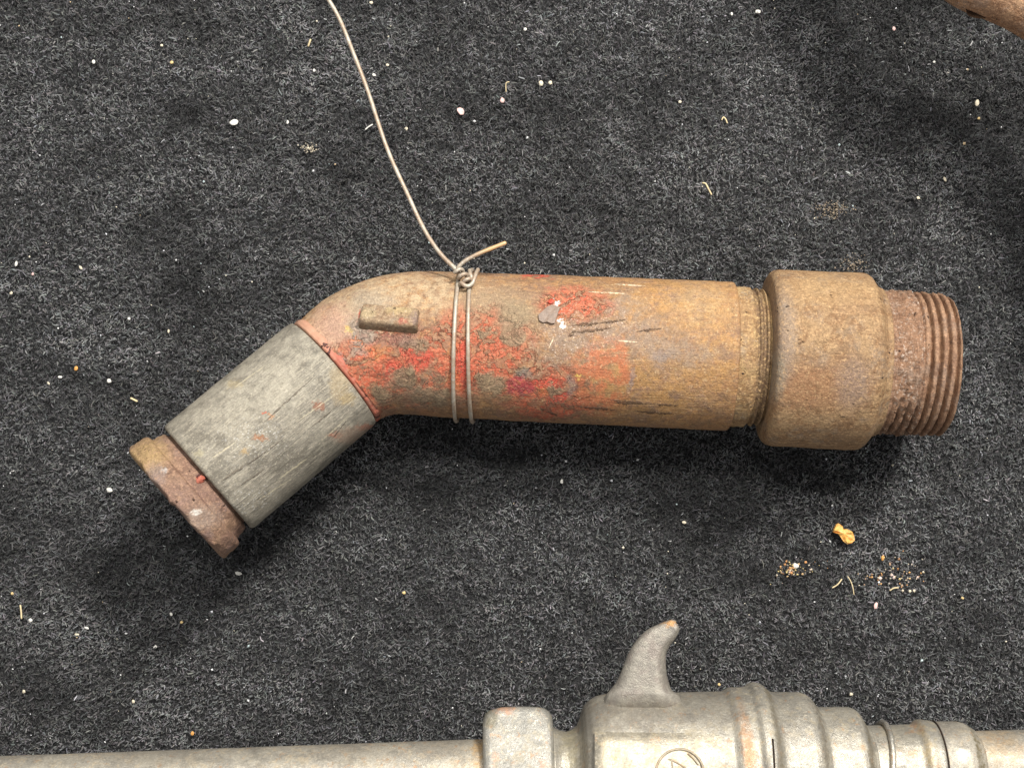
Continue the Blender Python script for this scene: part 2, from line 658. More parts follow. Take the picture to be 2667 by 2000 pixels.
    # white scuffs
    scuff = n.mr(n.noise(p, 24, 4, 0.75), 0.60, 0.68)
    wm = [B((1500, 860), (90, 65), 0.6), B((1580, 840), (60, 30), .6), B((1460, 900), (45, 60), .6)]
    col, ws = lay(col, wm, (0.80, 0.74, 0.68), 0.75, scuff)
    col, _ = lay(col, [B((1452, 790), (7, 7), .3), B((1466, 845), (8, 5), .4), B((1455, 833), (5, 5), .3)], (0.86, 0.85, 0.82), 0.95)
    col, _ = lay(col, [n.seg(p, spx(1610, 887), spx(1660, 891), 2.4), n.seg(p, spx(1530, 760), spx(1630, 765), 2.6), n.seg(p, spx(1600, 740), spx(1680, 745), 2.4), n.seg(p, spx(1430, 905), spx(1442, 880), 2)], (0.80, 0.66, 0.46), 0.8)
    # gouges
    pq = n.vm('ADD', p, n.vm('SCALE', warpf, scale=0.05))
    gs = [((1490, 848), (1560, 842), 4.5), ((1560, 842), (1628, 833), 3.2), ((1480, 876), (1500, 862), 4.5), ((1500, 866), (1590, 855), 3.6), ((1658, 863), (1724, 856), 3.2),
          ((1500, 1058), (1600, 1068), 4), ((1590, 1042), (1700, 1052), 4.5), ((1650, 1070), (1760, 1078), 3.5), ((1690, 1052), (1770, 1056), 3), ((1600, 1048), (1650, 1052), 4),
          ((1405, 1063), (1450, 1082), 4)]
    gm = n.seg(pq, spx(*gs[0][0]), spx(*gs[0][1]), gs[0][2])
    for a, b, wd in gs[1:]:
        gm = n.math('MAXIMUM', gm, n.seg(pq, spx(*a), spx(*b), wd))
    col = n.mix(n.mul(gm, 0.8), col, (0.12, 0.065, 0.035))
    # the small stamped box mark and its stem on the elbow
    bx = [((908, 886), (944, 887)), ((944, 887), (942, 904)), ((942, 904), (907, 901)), ((907, 901), (908, 886)), ((926, 886), (927, 872))]
    sm = n.seg(pq, spx(*bx[0][0]), spx(*bx[0][1]), 3.2)
    for a, b in bx[1:]:
        sm = n.math('MAXIMUM', sm, n.seg(pq, spx(*a), spx(*b), 3.0))
    col = n.mix(n.mul(sm, 0.8), col, (0.66, 0.24, 0.12))
    # dark specks, light specks
    col = n.mix(n.mul(n.mr(n.noise(p, 16, 5, 0.75), 0.55, 0.65), 0.6), col, (0.14, 0.08, 0.045))
    col = n.mix(n.mul(n.mr(n.noise(n.vm('ADD', p, (7, 3, 1)), 15, 5, 0.75), 0.56, 0.66), 0.6), col, (0.60, 0.44, 0.25))
    hgt = n.add(n.mul(med, 0.5), n.mul(fine, 0.35), n.mul(red, 1.1), n.mul(rb, 0.3), n.mul(gm, -1.4), n.mul(bm, -0.3), n.mul(sm, .3), n.mul(streak, 0.25))
    col = n.vm('MULTIPLY', n.grain(col, 0.20), (0.93, 0.91, 0.90))
    rough = n.mr(n.add(n.mul(red, 0.35), n.mul(ws, .3), n.mul(med, -0.4)), -0.3, 0.5, 0.72, 0.42, False)
    return n.done(col, rough, 0.0, n.bump(hgt, 0.9, 8), 0.45)


def m_rust(name, cols, specks=0.0, grain=1.0, spots=()):
    """rusty metal; cols = light, mid, dark, and the grey bloom; spots = (photo x, y, rx, ry, colour, amount)"""
    n = NT(name)
    p = n.attr('pix')
    uv = n.attr('uvw')
    big = n.noise(p, 0.9, 5, 0.6, 0.4)
    med = n.noise(p, 3.6, 7, 0.72, 0.5)
    fine = n.noise(p, 13, 5, 0.75)
    col = n.mix(n.mr(big, 0.42, 0.58), cols[0], cols[1])
    col = n.mix(n.mul(n.mr(n.noise(n.vm('ADD', p, (3, 9, 2)), 1.4, 5, 0.65), 0.50, 0.62), 0.8), col, cols[3])
    col = n.mix(n.mul(n.mr(med, 0.48, 0.60), 0.8), col, cols[2])
    st = n.noise(n.stretch(uv, (1.0, 9, 1)), 1.0, 5, 0.7)
    col = n.mix(n.mul(n.mr(st, 0.54, 0.66), 0.5), col, tuple(min(1, c * 1.5) for c in cols[0]))
    wf = n.vm('SUBTRACT', n.noise(p, 7, 4, 0.65, 0, 'Color'), (0.5, 0.5, 0.5))
    pd = n.vm('ADD', p, n.vm('SCALE', wf, scale=0.35))
    for (x, y, z, rx, ry, c, a) in spots:
        q = P(x, y, z)
        col = n.mix(n.mul(n.blob(pd, (q[0] / U + 1333.5, 1000 - q[1] / U), (rx, ry), .5), a), col, c)
    col = n.mix(n.mul(n.mr(fine, 0.50, 0.66), 0.7), col, tuple(min(1, c * 1.6) for c in cols[0]))
    dk = n.mr(n.noise(n.vm('ADD', p, (1, 5, 4)), 9, 6, 0.75), 0.55, 0.68)
    col = n.mix(n.mul(dk, 0.55), col, tuple(c * 0.6 for c in cols[2]))
    if specks > 0:
        wv = n.mr(n.noise(n.vm('ADD', p, (8, 2, 6)), 11, 5, 0.75), 0.62 - specks * 0.2, 0.68 - specks * 0.2)
        col = n.mix(n.mul(wv, n.mr(n.noise(n.vm('ADD', p, (6, 6, 2)), 2.2, 4, .7), .38, .62, .1, .75)), col, (0.62, 0.50, 0.41))
    pit = n.mr(n.voro(n.vm('ADD', p, n.vm('SCALE', n.noise(p, 6, 2, .5, 0, 'Color'), scale=0.2)), 4.2), 0.04, 0.19, 1, 0)
    pit = n.mul(pit, n.mr(n.noise(p, 2.3, 2, .5), .50, .60))
    col = n.mix(n.mul(pit, 0.85), col, (0.085, 0.045, 0.03))
    h = n.add(n.mul(med, 0.7), n.mul(fine, 0.35), n.mul(pit, -0.7), n.mul(st, .2))
    col = n.vm('SCALE', n.grain(col, 0.24), scale=0.90)
    return n.done(col, 0.66, 0.0, n.bump(h, 1.0, 9 * grain), 0.4)


def m_sleeve():
    n = NT('scratched_grey_sleeve')
    p = n.attr('pix')
    uv = n.attr('uvw')
    big = n.noise(p, 1.1, 5, 0.6, 0.3)
    fine = n.noise(p, 18, 5, 0.7)
    med = n.noise(p, 4.2, 5, 0.65)
    st = n.noise(n.stretch(uv, (1.6, 30, 1)), 1.0, 5, 0.75)
    st2 = n.noise(n.stretch(n.vm('ADD', uv, (4, 2, 0)), (0.8, 55, 1)), 1.0, 3, 0.6)
    col = n.mix(n.mr(big, 0.36, 0.62), (0.235, 0.22, 0.19), (0.325, 0.305, 0.26))
    col = n.mix(n.mul(n.mr(med, 0.48, 0.60), 0.65), col, (0.39, 0.365, 0.31))
    col = n.mix(n.mul(n.mr(st, 0.50, 0.60), 0.7), col, (0.47, 0.43, 0.355))
    col = n.mix(n.mul(n.mr(st2, 0.58, 0.69), 0.42), col, (0.125, 0.108, 0.088))
    col = n.mix(n.mul(n.mr(n.noise(n.vm('ADD', p, (6, 1, 2)), 10, 5, .75), .55, .66), .45), col, (0.16, 0.14, 0.11))
    col = n.mix(n.mul(n.mr(n.noise(n.vm('ADD', p, (2, 2, 8)), 2.0, 5, .65), .50, .62), 0.7), col, (0.17, 0.155, 0.13))

    def Q(px, py):
        q = P(px, py, 420)
        return (q[0] / U + 1333.5, 1000 - q[1] / U)
    wf = n.vm('SUBTRACT', n.noise(p, 8, 4, 0.65, 0, 'Color'), (0.5, 0.5, 0.5))
    pd = n.vm('ADD', p, n.vm('SCALE', wf, scale=0.4))
    sp = n.mr(n.noise(p, 15, 4, 0.72), 0.57, 0.64)
    wz = n.math('MAXIMUM', n.blob(pd, Q(655, 1150), (75, 55), .6), n.blob(pd, Q(650, 1300), (60, 40), .6))
    col = n.mix(n.mul(wz, sp, 0.9), col, (0.66, 0.66, 0.66))
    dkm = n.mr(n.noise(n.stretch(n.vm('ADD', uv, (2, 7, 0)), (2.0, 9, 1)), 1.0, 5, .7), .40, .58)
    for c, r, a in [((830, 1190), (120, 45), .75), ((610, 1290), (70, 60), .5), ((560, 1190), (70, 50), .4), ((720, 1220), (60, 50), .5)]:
        col = n.mix(n.mul(n.blob(pd, Q(*c), r, .7), dkm, a), col, (0.125, 0.115, 0.095))  # dark streaky stain that also paints shade onto the lower-right side
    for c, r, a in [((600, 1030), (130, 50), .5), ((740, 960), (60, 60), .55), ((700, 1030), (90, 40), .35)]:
        col = n.mix(n.mul(n.blob(pd, Q(*c), r, .7), n.mr(med, .36, .6), a), col, (0.46, 0.43, 0.365))  # upper-left side painted paler, as if lit from above
    for c, r, k, a in [((680, 1140), (17, 7), (0.33, 0.15, 0.07), .85), ((827, 1057), (14, 11), (0.30, 0.13, 0.08), .8), ((690, 1075), (5, 4), (.55, .12, .06), .9), ((706, 1084), (8, 4), (.45, .2, .08), .7),
                       ((938, 1118), (22, 9), (0.48, 0.15, 0.085), .6), ((862, 1135), (14, 6), (0.48, 0.15, 0.085), .6), ((905, 1140), (45, 22), (0.36, 0.25, 0.19), .6), ((600, 1000), (24, 9), (.46, .37, .2), .4), ((880, 1000), (24, 50), (.42, .32, .18), .5), ((900, 1040), (18, 14), (.46, .34, .16), .45), ((640, 1175), (12, 8), (.45, .3, .12), .6),
                       ((525, 1180), (12, 8), (.52, .47, .3), .35)]:
        col = n.mix(n.mul(n.blob(pd, Q(*c), r, .4), a), col, k)
    wob = n.vm('ADD', p, n.vm('SCALE', wf, scale=0.06))
    gm = None
    for a, b, wd in [((585, 1250), (650, 1204), 3.6), ((690, 1098), (810, 985), 2.4), ((620, 1270), (690, 1220), 2.0), ((740, 1140), (640, 1215), 1.8), ((800, 1120), (880, 1050), 2.0), ((850, 1150), (900, 1090), 2.2)]:
        s = n.seg(wob, Q(*a), Q(*b), wd)
        gm = s if gm is None else n.math('MAXIMUM', gm, s)
    col = n.mix(n.mul(gm, 0.6), col, (0.13, 0.10, 0.075))
    lt = None
    for a, b, wd in [((720, 1250), (800, 1190), 3), ((830, 1150), (900, 1085), 2.6), ((600, 1010), (690, 945), 2.6), ((560, 1190), (620, 1150), 2.4), ((770, 1100), (890, 1010), 2.2), ((660, 1310), (750, 1250), 2.4)]:
        s = n.seg(wob, Q(*a), Q(*b), wd)
        lt = s if lt is None else n.math('MAXIMUM', lt, s)
    col = n.mix(n.mul(lt, 0.7), col, (0.62, 0.56, 0.42))
    col = n.mix(n.mul(n.mr(fine, 0.54, 0.64), 0.6), col, (0.50, 0.46, 0.38))
    h = n.add(n.mul(st, 0.6), n.mul(fine, 0.4), n.mul(st2, -0.6), n.mul(gm, -1.0), n.mul(med, 0.3))
    col = n.vm('MULTIPLY', n.grain(col, 0.16), (0.90, 0.87, 0.81))
    return n.done(col, n.mr(st, .35, .7, .42, .62), 0.2, n.bump(h, 0.8, 6), 0.5)


M_PIPE = m_pipe()
M_COLLAR = m_rust('collar_rust', [(0.335, 0.212, 0.108), (0.255, 0.153, 0.08), (0.225, 0.12, 0.054), (0.26, 0.184, 0.122)], 0, 1.0,
                  [(2110, 1010, 380, 120, 55, (0.27, 0.128, 0.06), .65), (2040, 860, 400, 26, 110, (0.27, 0.21, 0.165), .6), (2010, 980, 380, 22, 60, (0.30, 0.265, 0.20), .6), (2210, 1000, 400, 40, 60, (0.25, 0.18, 0.14), .6), (2150, 760, 330, 110, 40, (0.42, 0.27, 0.13), .5)])
M_THREAD = m_rust('thread_rust', [(0.29, 0.17, 0.10), (0.225, 0.125, 0.075), (0.20, 0.10, 0.055), (0.26, 0.17, 0.12)], 0.0, 0.8)
M_THREADW = m_rust('thread_rust_with_white_scale', [(0.30, 0.17, 0.10), (0.23, 0.125, 0.07), (0.18, 0.09, 0.05), (0.30, 0.20, 0.14)], 0.45, 1.6)
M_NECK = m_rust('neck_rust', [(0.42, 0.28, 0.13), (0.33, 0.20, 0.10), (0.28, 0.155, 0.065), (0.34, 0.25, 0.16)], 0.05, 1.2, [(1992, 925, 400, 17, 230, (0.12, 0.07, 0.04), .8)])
M_CAP = m_rust('cap_rust', [(0.27, 0.165, 0.105), (0.20, 0.115, 0.085), (0.19, 0.105, 0.07), (0.235, 0.155, 0.125)], 0.0, 1.0,
               [(380, 1190, 420, 55, 45, (0.40, 0.27, 0.12), .8), (410, 1240, 460, 26, 30, (0.27, 0.20, 0.17), .7), (520, 1350, 480, 40, 30, (0.34, 0.255, 0.20), .75), (470, 1290, 480, 60, 40, (0.24, 0.145, 0.11), .6), (511, 1334, 480, 11, 7, (0.66, 0.61, 0.54), .95), (428, 1226, 470, 9, 7, (0.5, 0.46, 0.43), .7)])
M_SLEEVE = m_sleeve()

BASE = P(1250, 900, 0)
pipe = thing('bent_pipe', 'rusty bent metal pipe with flaking red paint and threaded end, bound with wire', 'pipe', BASE)


def part(name, V, Fc, mat, root, base, uvw=None, smooth=True, label=None):
    o = mesh(name, V, Fc, mat, root, base, uvw, smooth)
    if label:
        o['label'] = label
    return o


# tube with its elbow: one continuous casting
def build_tube():
    n = 180
    V, Fc, uv = None, None, None
    C = AXW.copy()
    R = RAD.copy()
    # rounded lip at the collar end
    dirn = (C[-1] - C[-2]) / np.linalg.norm(C[-1] - C[-2])
    ex = [(-9, 193), (-4, 191.5), (-1.2, 187), (0, 182), (0.3, 168)]
    C = np.concatenate([C[:-3], np.array([AXW[-1] + dirn * U * a for a, _ in ex])])
    R = np.concatenate([R[:-3], [r for _, r in ex]])
    m = len(C)
    s = np.concatenate([[0], np.cumsum(np.linalg.norm(np.diff(C, axis=0), axis=1))]) / U
    th = np.linspace(0, 2 * np.pi, n, endpoint=False)
    g3 = np.stack(np.broadcast_arrays(s[:, None] / 60, np.cos(th)[None] * 3.2, np.sin(th)[None] * 3.2), -1)
    R2 = R[:, None] + fbm(g3, 4, 3) * 2.2 + fbm(g3 * 4, 2, 9) * 0.7
    return sweep(C, R2, n, closed_ends=True)


V, Fc, uv = build_tube()
tube = part('tube', V, Fc, M_PIPE, pipe, BASE, uv)

# axis of the straight run, continued to the right
AD = AXW[-1] - AXW[80]
AD /= np.linalg.norm(AD)
A0 = AXW[-1]          # at photo x 1904


def sx(x):
    """distance along the axis from A0 for photo column x"""
    return (x - 1904) * kk(222) / AD[0] * 1.0


def noisy(seed, amp, f=40.0, amp2=0.0):
    def fn(s, th, R):
        g3 = np.stack(np.broadcast_arrays(s / f, np.cos(th) * 4.0, np.sin(th) * 4.0), -1)
        r = R + fbm(g3, 4, seed) * amp
        if amp2:
            r = r + fbm(g3 * 5, 2, seed + 7) * amp2
        return r
    return fn


# threaded neck between tube and collar
def neck_fn(s, th, R):
    R = noisy(31, 2.2, 30, 2.4)(s, th, R)
    ph = (s - sx(1942)) / 17.0 - th / (2 * np.pi)
    thr = np.abs((ph % 1.0) - 0.5) * 2
    on = np.clip((s - sx(1938)) / 8, 0, 1) * np.clip((sx(1992) - s) / 8, 0, 1)
    fade = 0.7 + 0.35 * np.sin(th)
    return R - on * np.clip((0.55 - thr) / 0.55, 0, 1) * 6 * fade


prof = dense([(sx(1890), 181.5), (sx(1942), 180.5), (sx(1948), 174), (sx(1953), 171), (sx(1957), 179), (sx(1961), 179), (sx(1965), 169), (sx(1970), 168), (sx(1974), 178), (sx(1978), 176), (sx(1983), 163), (sx(2015), 160)], 2.0)
V, Fc, uv = axis_lathe(A0, A0 + AD, prof, 150, neck_fn)
part('threaded_neck', V, Fc, M_NECK, pipe, BASE, uv)

prof = dense([(sx(1986), 172), (sx(1988), 196), (sx(1991), 212), (sx(1996), 220), (sx(2004), 225.5), (sx(2016), 228), (sx(2030), 228.5), (sx(2228), 229), (sx(2238), 227), (sx(2247), 221), (sx(2258), 206), (sx(2266), 196), (sx(2280), 190), (sx(2284), 180)], 3.5)


def collar_fn(s, th, R):
    R = noisy(41, 2.0, 60, 0.8)(s, th, R)
    lip = np.exp(-((s - sx(1995)) / 13.0) ** 2) * np.clip(np.sin(th - 0.35), 0, 1) ** 2 * 6
    return R + 0 * lip


V, Fc, uv = axis_lathe(A0, A0 + AD, prof, 150, collar_fn)
part('collar', V, Fc, M_COLLAR, pipe, BASE, uv)


def nip_fn(s, th, R):
    R = noisy(51, 3.6, 22, 3.6)(s, th, R)
    ph = (s - sx(2290)) / 21.5 - th / (2 * np.pi)
    thr = np.abs((ph % 1.0) - 0.5) * 2           # 0 in the groove's middle
    g3 = np.stack(np.broadcast_arrays(s / 30, np.cos(th) * 3, np.sin(th) * 3), -1)
    rot = np.clip(0.5 + fbm(g3, 3, 77) * 1.2, 0, 1)
    crisp = np.clip((s - sx(2352)) / 14, 0, 1)
    under = np.clip(np.sin(th - 0.2) - 0.62, 0, 1) * 2.4   # less scale low on the front
    amp = 23.0 * np.clip(crisp + (1 - crisp) * (0.18 * rot + np.clip(under, 0, 0.85)), 0, 1)
    g6 = np.stack(np.broadcast_arrays(s / 11, np.cos(th) * 15, np.sin(th) * 15), -1)
    R = R + (1 - crisp) * np.clip(fbm(g6, 3, 58) * 9, -6, 4) * np.clip((s - sx(2288)) / 12, 0, 1)
    start = np.clip((s - sx(2284)) / 10, 0, 1) * np.clip((sx(2452) - s) / 4, 0, 1)
    return R - start * amp * np.clip((0.60 - thr) / 0.60, 0, 1) + (1 - crisp) * rot * 2.0


prof = dense([(sx(2268), 184), (sx(2340), 185.5), (sx(2440), 182), (sx(2449), 180), (sx(2453), 174), (sx(2453.5), 150), (sx(2452), 147), (sx(2380), 147)], 1.7)
V, Fc, uv = axis_lathe(A0, A0 + AD, prof, 150, nip_fn)
nip = part('threaded_end', V, Fc, M_THREAD, pipe, BASE, uv)
# the scaled first threads carry their own material slot
nip.data.materials.append(M_THREADW)
ss = uv[:, 0] * 100
for poly in nip.data.polygons:
    v0 = poly.vertices[0]
    if ss[v0] < sx(2360) + 5 * math.sin(v0 * 0.37):
        poly.material_index = 1

# nozzle: sealing ring, sleeve, cap
NA = P(868, 973, 214)
NB = P(541, 1246, 298)
ND = (NB - NA) / np.linalg.norm(NB - NA)
NL = np.linalg.norm(NB - NA) / U


def m_seal():
    n = NT('red_sealing_compound')
    p = n.attr('pix')
    f = n.noise(p, 3.0, 5, 0.65)
    g = n.noise(p, 14, 4, 0.7)
    col = n.mix(n.mr(f, 0.4, 0.62), (0.36, 0.095, 0.06), (0.40, 0.165, 0.11))
    col = n.mix(n.mul(n.mr(g, 0.5, 0.7), .6), col, (0.36, 0.17, 0.10))
    w0 = P(800, 860, 300)
    up = n.blob(p, (w0[0] / U + 1333.5, 1000 - w0[1] / U), (70, 80), .5)
    col = n.mix(n.mul(up, .65), col, (0.46, 0.29, 0.19))
    e = n.voro(n.vm('ADD', p, n.vm('SCALE', n.noise(p, 3, 3, .6, 0, 'Color'), scale=.6)), 0.75, 'Distance', 'DISTANCE_TO_EDGE')
    cr = n.mr(e, 0.006, 0.022, 1, 0)
    col = n.mix(n.mul(cr, .9), col, (0.05, 0.02, 0.02))
    return n.done(col, 0.6, 0, n.bump(n.add(n.mul(g, .5), n.mul(cr, -1.5)), .8, 5), .4)


def seal_fn(s, th, R):
    g3 = np.stack(np.broadcast_arrays(s / 20, np.cos(th) * 5.0, np.sin(th) * 5.0), -1)
    g4 = np.stack(np.broadcast_arrays(0 * s, np.cos(th) * 4.0 + 9, np.sin(th) * 4.0), -1)
    return R + fbm(g3, 3, 61) * 2.5 + np.clip(fbm(g4, 3, 66), -.4, .4) * 6 + fbm(g4 * 5, 2, 67) * 2.5


prof = dense([(-30, 156), (-24, 163), (-16, 166.5), (-6, 166), (-2.5, 162), (-1, 150), (10, 145)], 2.0)
V, Fc, uv = axis_lathe(NA, NB, prof, 150, seal_fn)
M_SEAL = m_seal()
part('sealing_ring', V, Fc, M_SEAL, pipe, BASE, uv, label='cracked red sealing compound round the joint')

KN = kk(255)
prof = dense([(2, 150), (0.5, 162), (0.4, 167), (3, 169.5), (8, 170.5), (16, 171), (NL - 14, 171.5), (NL - 6, 170.5), (NL - 1.5, 167.5), (NL, 163), (NL, 150)], 4)


def sleeve_fn(s, th, R):
    R = noisy(71, 1.6, 120, 0.5)(s, th, R)
    e = np.exp(-s / 5.0) + np.exp(-(NL - s) / 5.0)
    g3 = np.stack(np.broadcast_arrays(s / 30, np.cos(th) * 11, np.sin(th) * 11), -1)
    return R + e * np.minimum(fbm(g3, 3, 73) * 7, 0.5)


V, Fc, uv = axis_lathe(NA, NB, prof, 170, sleeve_fn)
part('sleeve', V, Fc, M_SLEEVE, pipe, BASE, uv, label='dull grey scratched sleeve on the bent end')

# cap: a neck that disappears in the sleeve and a thick disc
CA = P(541, 1246, 298)
prof = dense([(-12, 140), (-4, 141), (4, 142), (7, 150), (9, 155), (14, 157.5), (34, 160), (41, 163), (46, 165)], 3)
V, Fc, uv = axis_lathe(CA, CA + ND, prof, 140, noisy(81, 4.0, 30, 1.4))
cap = part('end_cap', V, Fc, M_CAP, pipe, BASE, uv, label='brown rusty cap closing the bent end')


def cap_fn(s, th, R):
    g3 = np.stack(np.broadcast_arrays(s / 40, np.cos(th) * 3.0, np.sin(th) * 3.0), -1)
    edge = np.clip((s - 84) / 18, 0, 1)
    g5 = np.stack(np.broadcast_arrays(s / 16, np.cos(th) * 13.0, np.sin(th) * 13.0), -1)
    return R + fbm(g3, 4, 91) * (5.0 + 5.0 * edge) + fbm(g5, 3, 95) * (2.0 + 3.0 * edge)


prof = dense([(40, 150), (41, 162), (43, 170), (45, 175), (49, 178.5), (56, 180.5), (96, 182), (100, 181), (103, 177), (105, 168), (106, 120), (107, 30)], 2.5)
V, Fc, uv = axis_lathe(CA, CA + ND, prof, 170, cap_fn)
# uneven chipped end face
V = V.reshape(-1, 170, 3)
ssr = uv.reshape(-1, 170, 3)[:, 0, 0] * 100
thx = np.linspace(0, 2 * np.pi, 170, endpoint=False)
chipn = fbm(np.stack([np.cos(thx) * 2.5, np.sin(thx) * 2.5, thx * 0], -1), 4, 99) * 9 - 4 + fbm(np.stack([np.cos(thx) * 12, np.sin(thx) * 12, thx * 0], -1), 2, 98) * 3
for i_, sv in enumerate(ssr):
    V[i_] += ND[None] * (chipn * np.clip((sv - 60) / 40, 0, 1))[:, None] * U
V = V.reshape(-1, 3)
part('cap_rim', V, Fc, M_CAP, cap, BASE, uv)


# rectangular boss on the elbow
def rbox(c, ax, ay, az, sx_, sy_, sz, bev, jit=0.0, seed=1, taper=0.0):
    """bevelled block: centre c (world), half sizes in design units; az is outward, top is rounded"""
    r = np.random.default_rng(seed)
    lev = [(-sz, 0), (sz - bev, 0), (sz - bev * 0.3, bev * 0.3), (sz, bev)]
    V = []
    k = 5
    ring = None
    for z, ins in lev:
        hx, hy = sx_ - ins, sy_ - ins
        if z < 0:
            hx, hy = hx + taper, hy + taper
        rc = min(bev * 1.5, hx, hy)
        pts = []
        for qx, qy, a0 in ((1, 1, 0), (-1, 1, 90), (-1, -1, 180), (1, -1, 270)):
            for q in range(k):
                a = math.radians(a0 + 90 * q / (k - 1))
                pts.append((qx * (hx - rc) + rc * math.cos(a), qy * (hy - rc) + rc * math.sin(a)))
        ring = len(pts)
        for (x, y) in pts:
            j = r.normal(0, jit, 3)
            V.append(c + (ax * (x + j[0]) + ay * (y + j[1]) + az * (z + j[2] * .6)) * U)
    Fc = []
    for i in range(len(lev) - 1):
        for j in range(ring):
            Fc.append((i * ring + j, i * ring + (j + 1) % ring, (i + 1) * ring + (j + 1) % ring, (i + 1) * ring + j))
    Fc.append(tuple((len(lev) - 1) * ring + q for q in range(ring)))
    Fc.append(tuple(range(ring))[::-1])
    return np.array(V), Fc


cc_ = P(521, 1248, 452)
V, Fc = rbox(cc_, np.array([0.77, 0.64, 0.]), np.array([-0.64, 0.77, 0.]), np.array([0, 0, 1.]), 11, 9, 9, 4, 1.2, 8)
part('sealing_chip', V, Fc, M_SEAL, pipe, BASE, V * 0)
pw, nr = surf(1014, 826, 8)
pw2, _ = surf(1050, 829, 8)
nr = nr + np.array([-0.02, 0.24, 0.0])
nr /= np.linalg.norm(nr)
tx = pw2 - pw
tx -= nr * np.dot(tx, nr)
tx /= np.linalg.norm(tx)
ty = np.cross(nr, tx)
V, Fc = rbox(pw - nr * U * 7, tx, ty, nr, 72, 27, 20, 6, 1.0, 3, 5.0)
M_BOSS = m_rust('boss_dirt', [(0.34, 0.25, 0.155), (0.28, 0.19, 0.115), (0.24, 0.145, 0.08), (0.30, 0.23, 0.165)], 0.1, .9, [(960, 815, 380, 20, 14, (0.42, 0.33, 0.19), .7), (1040, 808, 380, 34, 10, (0.50, 0.38, 0.19), .6), (1050, 838, 370, 14, 8, (0.40, 0.10, 0.07), .7), (1085, 830, 360, 10, 18, (0.22, 0.15, 0.14), .6)])
part('boss', V, Fc, M_BOSS, pipe, BASE, V * 0)


# raised flakes of old paint
def flake(name, outline, th, mat, root, base, seed=1, curl=2.0, z=None, label=None, on_tube=True, jit=0.0):
    r = np.random.default_rng(seed)
    pts = []
    for (x, y) in outline:
        if on_tube:
            w_, nn = surf(x, y, 1.0)
        else:
            w_, nn = P(x, y, z), np.array([0, 0, 1.0])
        pts.append((w_, nn))
    c = np.mean([q[0] for q in pts], axis=0)
    cn = np.mean([q[1] for q in pts], axis=0)
    V = []
    for q, nn in pts:
        V.append(q - nn * U * 1.5)
    up = []
    for q, nn in pts:
        up.append(q + nn * U * (th + r.normal(0, curl)))
    V += up
    V += [q * 0.80 + c * 0.20 + nn * U * 1.5 + cn * U * r.normal(0, jit) for q, (_, nn) in zip(up, pts)]
    V.append(np.mean(up, axis=0) + cn * U * 1.0)
    m = len(pts)
    Fc = []
    for l in range(2):
        for j in range(m):
            Fc.append((l * m + j, l * m + (j + 1) % m, (l + 1) * m + (j + 1) % m, (l + 1) * m + j))
    for j in range(m):
        Fc.append((2 * m + j, 2 * m + (j + 1) % m, 3 * m))
    Fc.append(tuple(range(m))[::-1])
    o = part(name, V, Fc, mat, root, base, np.array(V) * 0, False, label) if root is not None else mesh(name, V, Fc, mat, None, base, np.array(V) * 0, False)
    return o


M_FLK = simple('grey_paint_flake', (0.225, 0.16, 0.12), 0.5, 0.25, 12)
M_FLR = simple('red_paint_flake', (0.56, 0.075, 0.04), 0.5, 0.3, 10)



def ellipse(cx, cy, rx, ry, n, seed, rough=0.2, rot=0.0):
    r = np.random.default_rng(seed)
    out = []
    for i in range(n):
        a = -2 * math.pi * i / n
        f = 1 + r.uniform(-rough, rough)
        x, y = rx * f * math.cos(a), ry * f * math.sin(a)
        out.append((cx + x * math.cos(rot) - y * math.sin(rot), cy + x * math.sin(rot) + y * math.cos(rot)))
    return out


flake('paint_flake', [(1458, 803), (1449, 799), (1436, 797), (1424, 803), (1415, 812), (1402, 822), (1404, 836), (1415, 842), (1425, 840), (1436, 845), (1444, 843), (1449, 828)], 6, M_FLK, pipe, BASE, 5, 1.0)
flake('paint_flake', ellipse(1435, 787, 8, 6, 7, 2), 4, M_FLR, pipe, BASE, 6, 0.6)
# ------------------------------------------------------------------ the wire tied round the pipe
def m_wire():
    n = NT('galvanised_wire')
    p = n.attr('pix')
    f = n.noise(p, 3.0, 4, 0.6)
    g = n.noise(p, 16, 3, 0.7)
    col = n.mix(n.mr(f, 0.35, 0.6), (0.40, 0.355, 0.285), (0.33, 0.245, 0.175))
    col = n.mix(n.mul(n.mr(g, .5, .7), .6), col, (0.52, 0.49, 0.43))
    q = P(1300, 640, 320)
    end = n.blob(p, (q[0] / U + 1333.5, 1000 - q[1] / U), (50, 40), .6)
    col = n.mix(n.mul(end, .8), col, (0.60, 0.37, 0.17))
    return n.done(col, 0.5, 0.25, n.bump(g, .5, 1.5), .5)


M_WIRE = m_wire()
WB = P(1215, 720, 330)
wire = thing('tie_wire', 'thin pale steel wire wound twice round the rusty pipe, long end trailing', 'wire', WB)
WR = 5.2


def wrap_points(x_top, x_bot, r_extra=7.0, y0=None):
    """loop of wire round the tube: over the top, down the front and under"""
    pts = []
    for k in range(0, 33):
        a = -2.05 + k * (2 * math.pi * 0.985) / 32     # angle from straight up; negative = back (top of the photo)
        t = (math.sin(a) + 1) / 2
        x = x_top + (x_bot - x_top) * t
        c = np.array([np.interp(x, AX[:, 0], AXW[:, d_]) for d_ in range(3)])
        i = int(np.argmin(np.abs(AX[:, 0] - x)))
        T = AXW[140] - AXW[70]
        T /= np.linalg.norm(T)
        side = np.cross(T, (0, 0, 1.0))
        side /= np.linalg.norm(side)
        upn = np.cross(side, T)
        r = (RAD[i] + r_extra + (1.5 if a > 1.2 else 0)) * U
        pts.append(c + side * math.sin(a) * r + upn * math.cos(a) * r)
    return pts


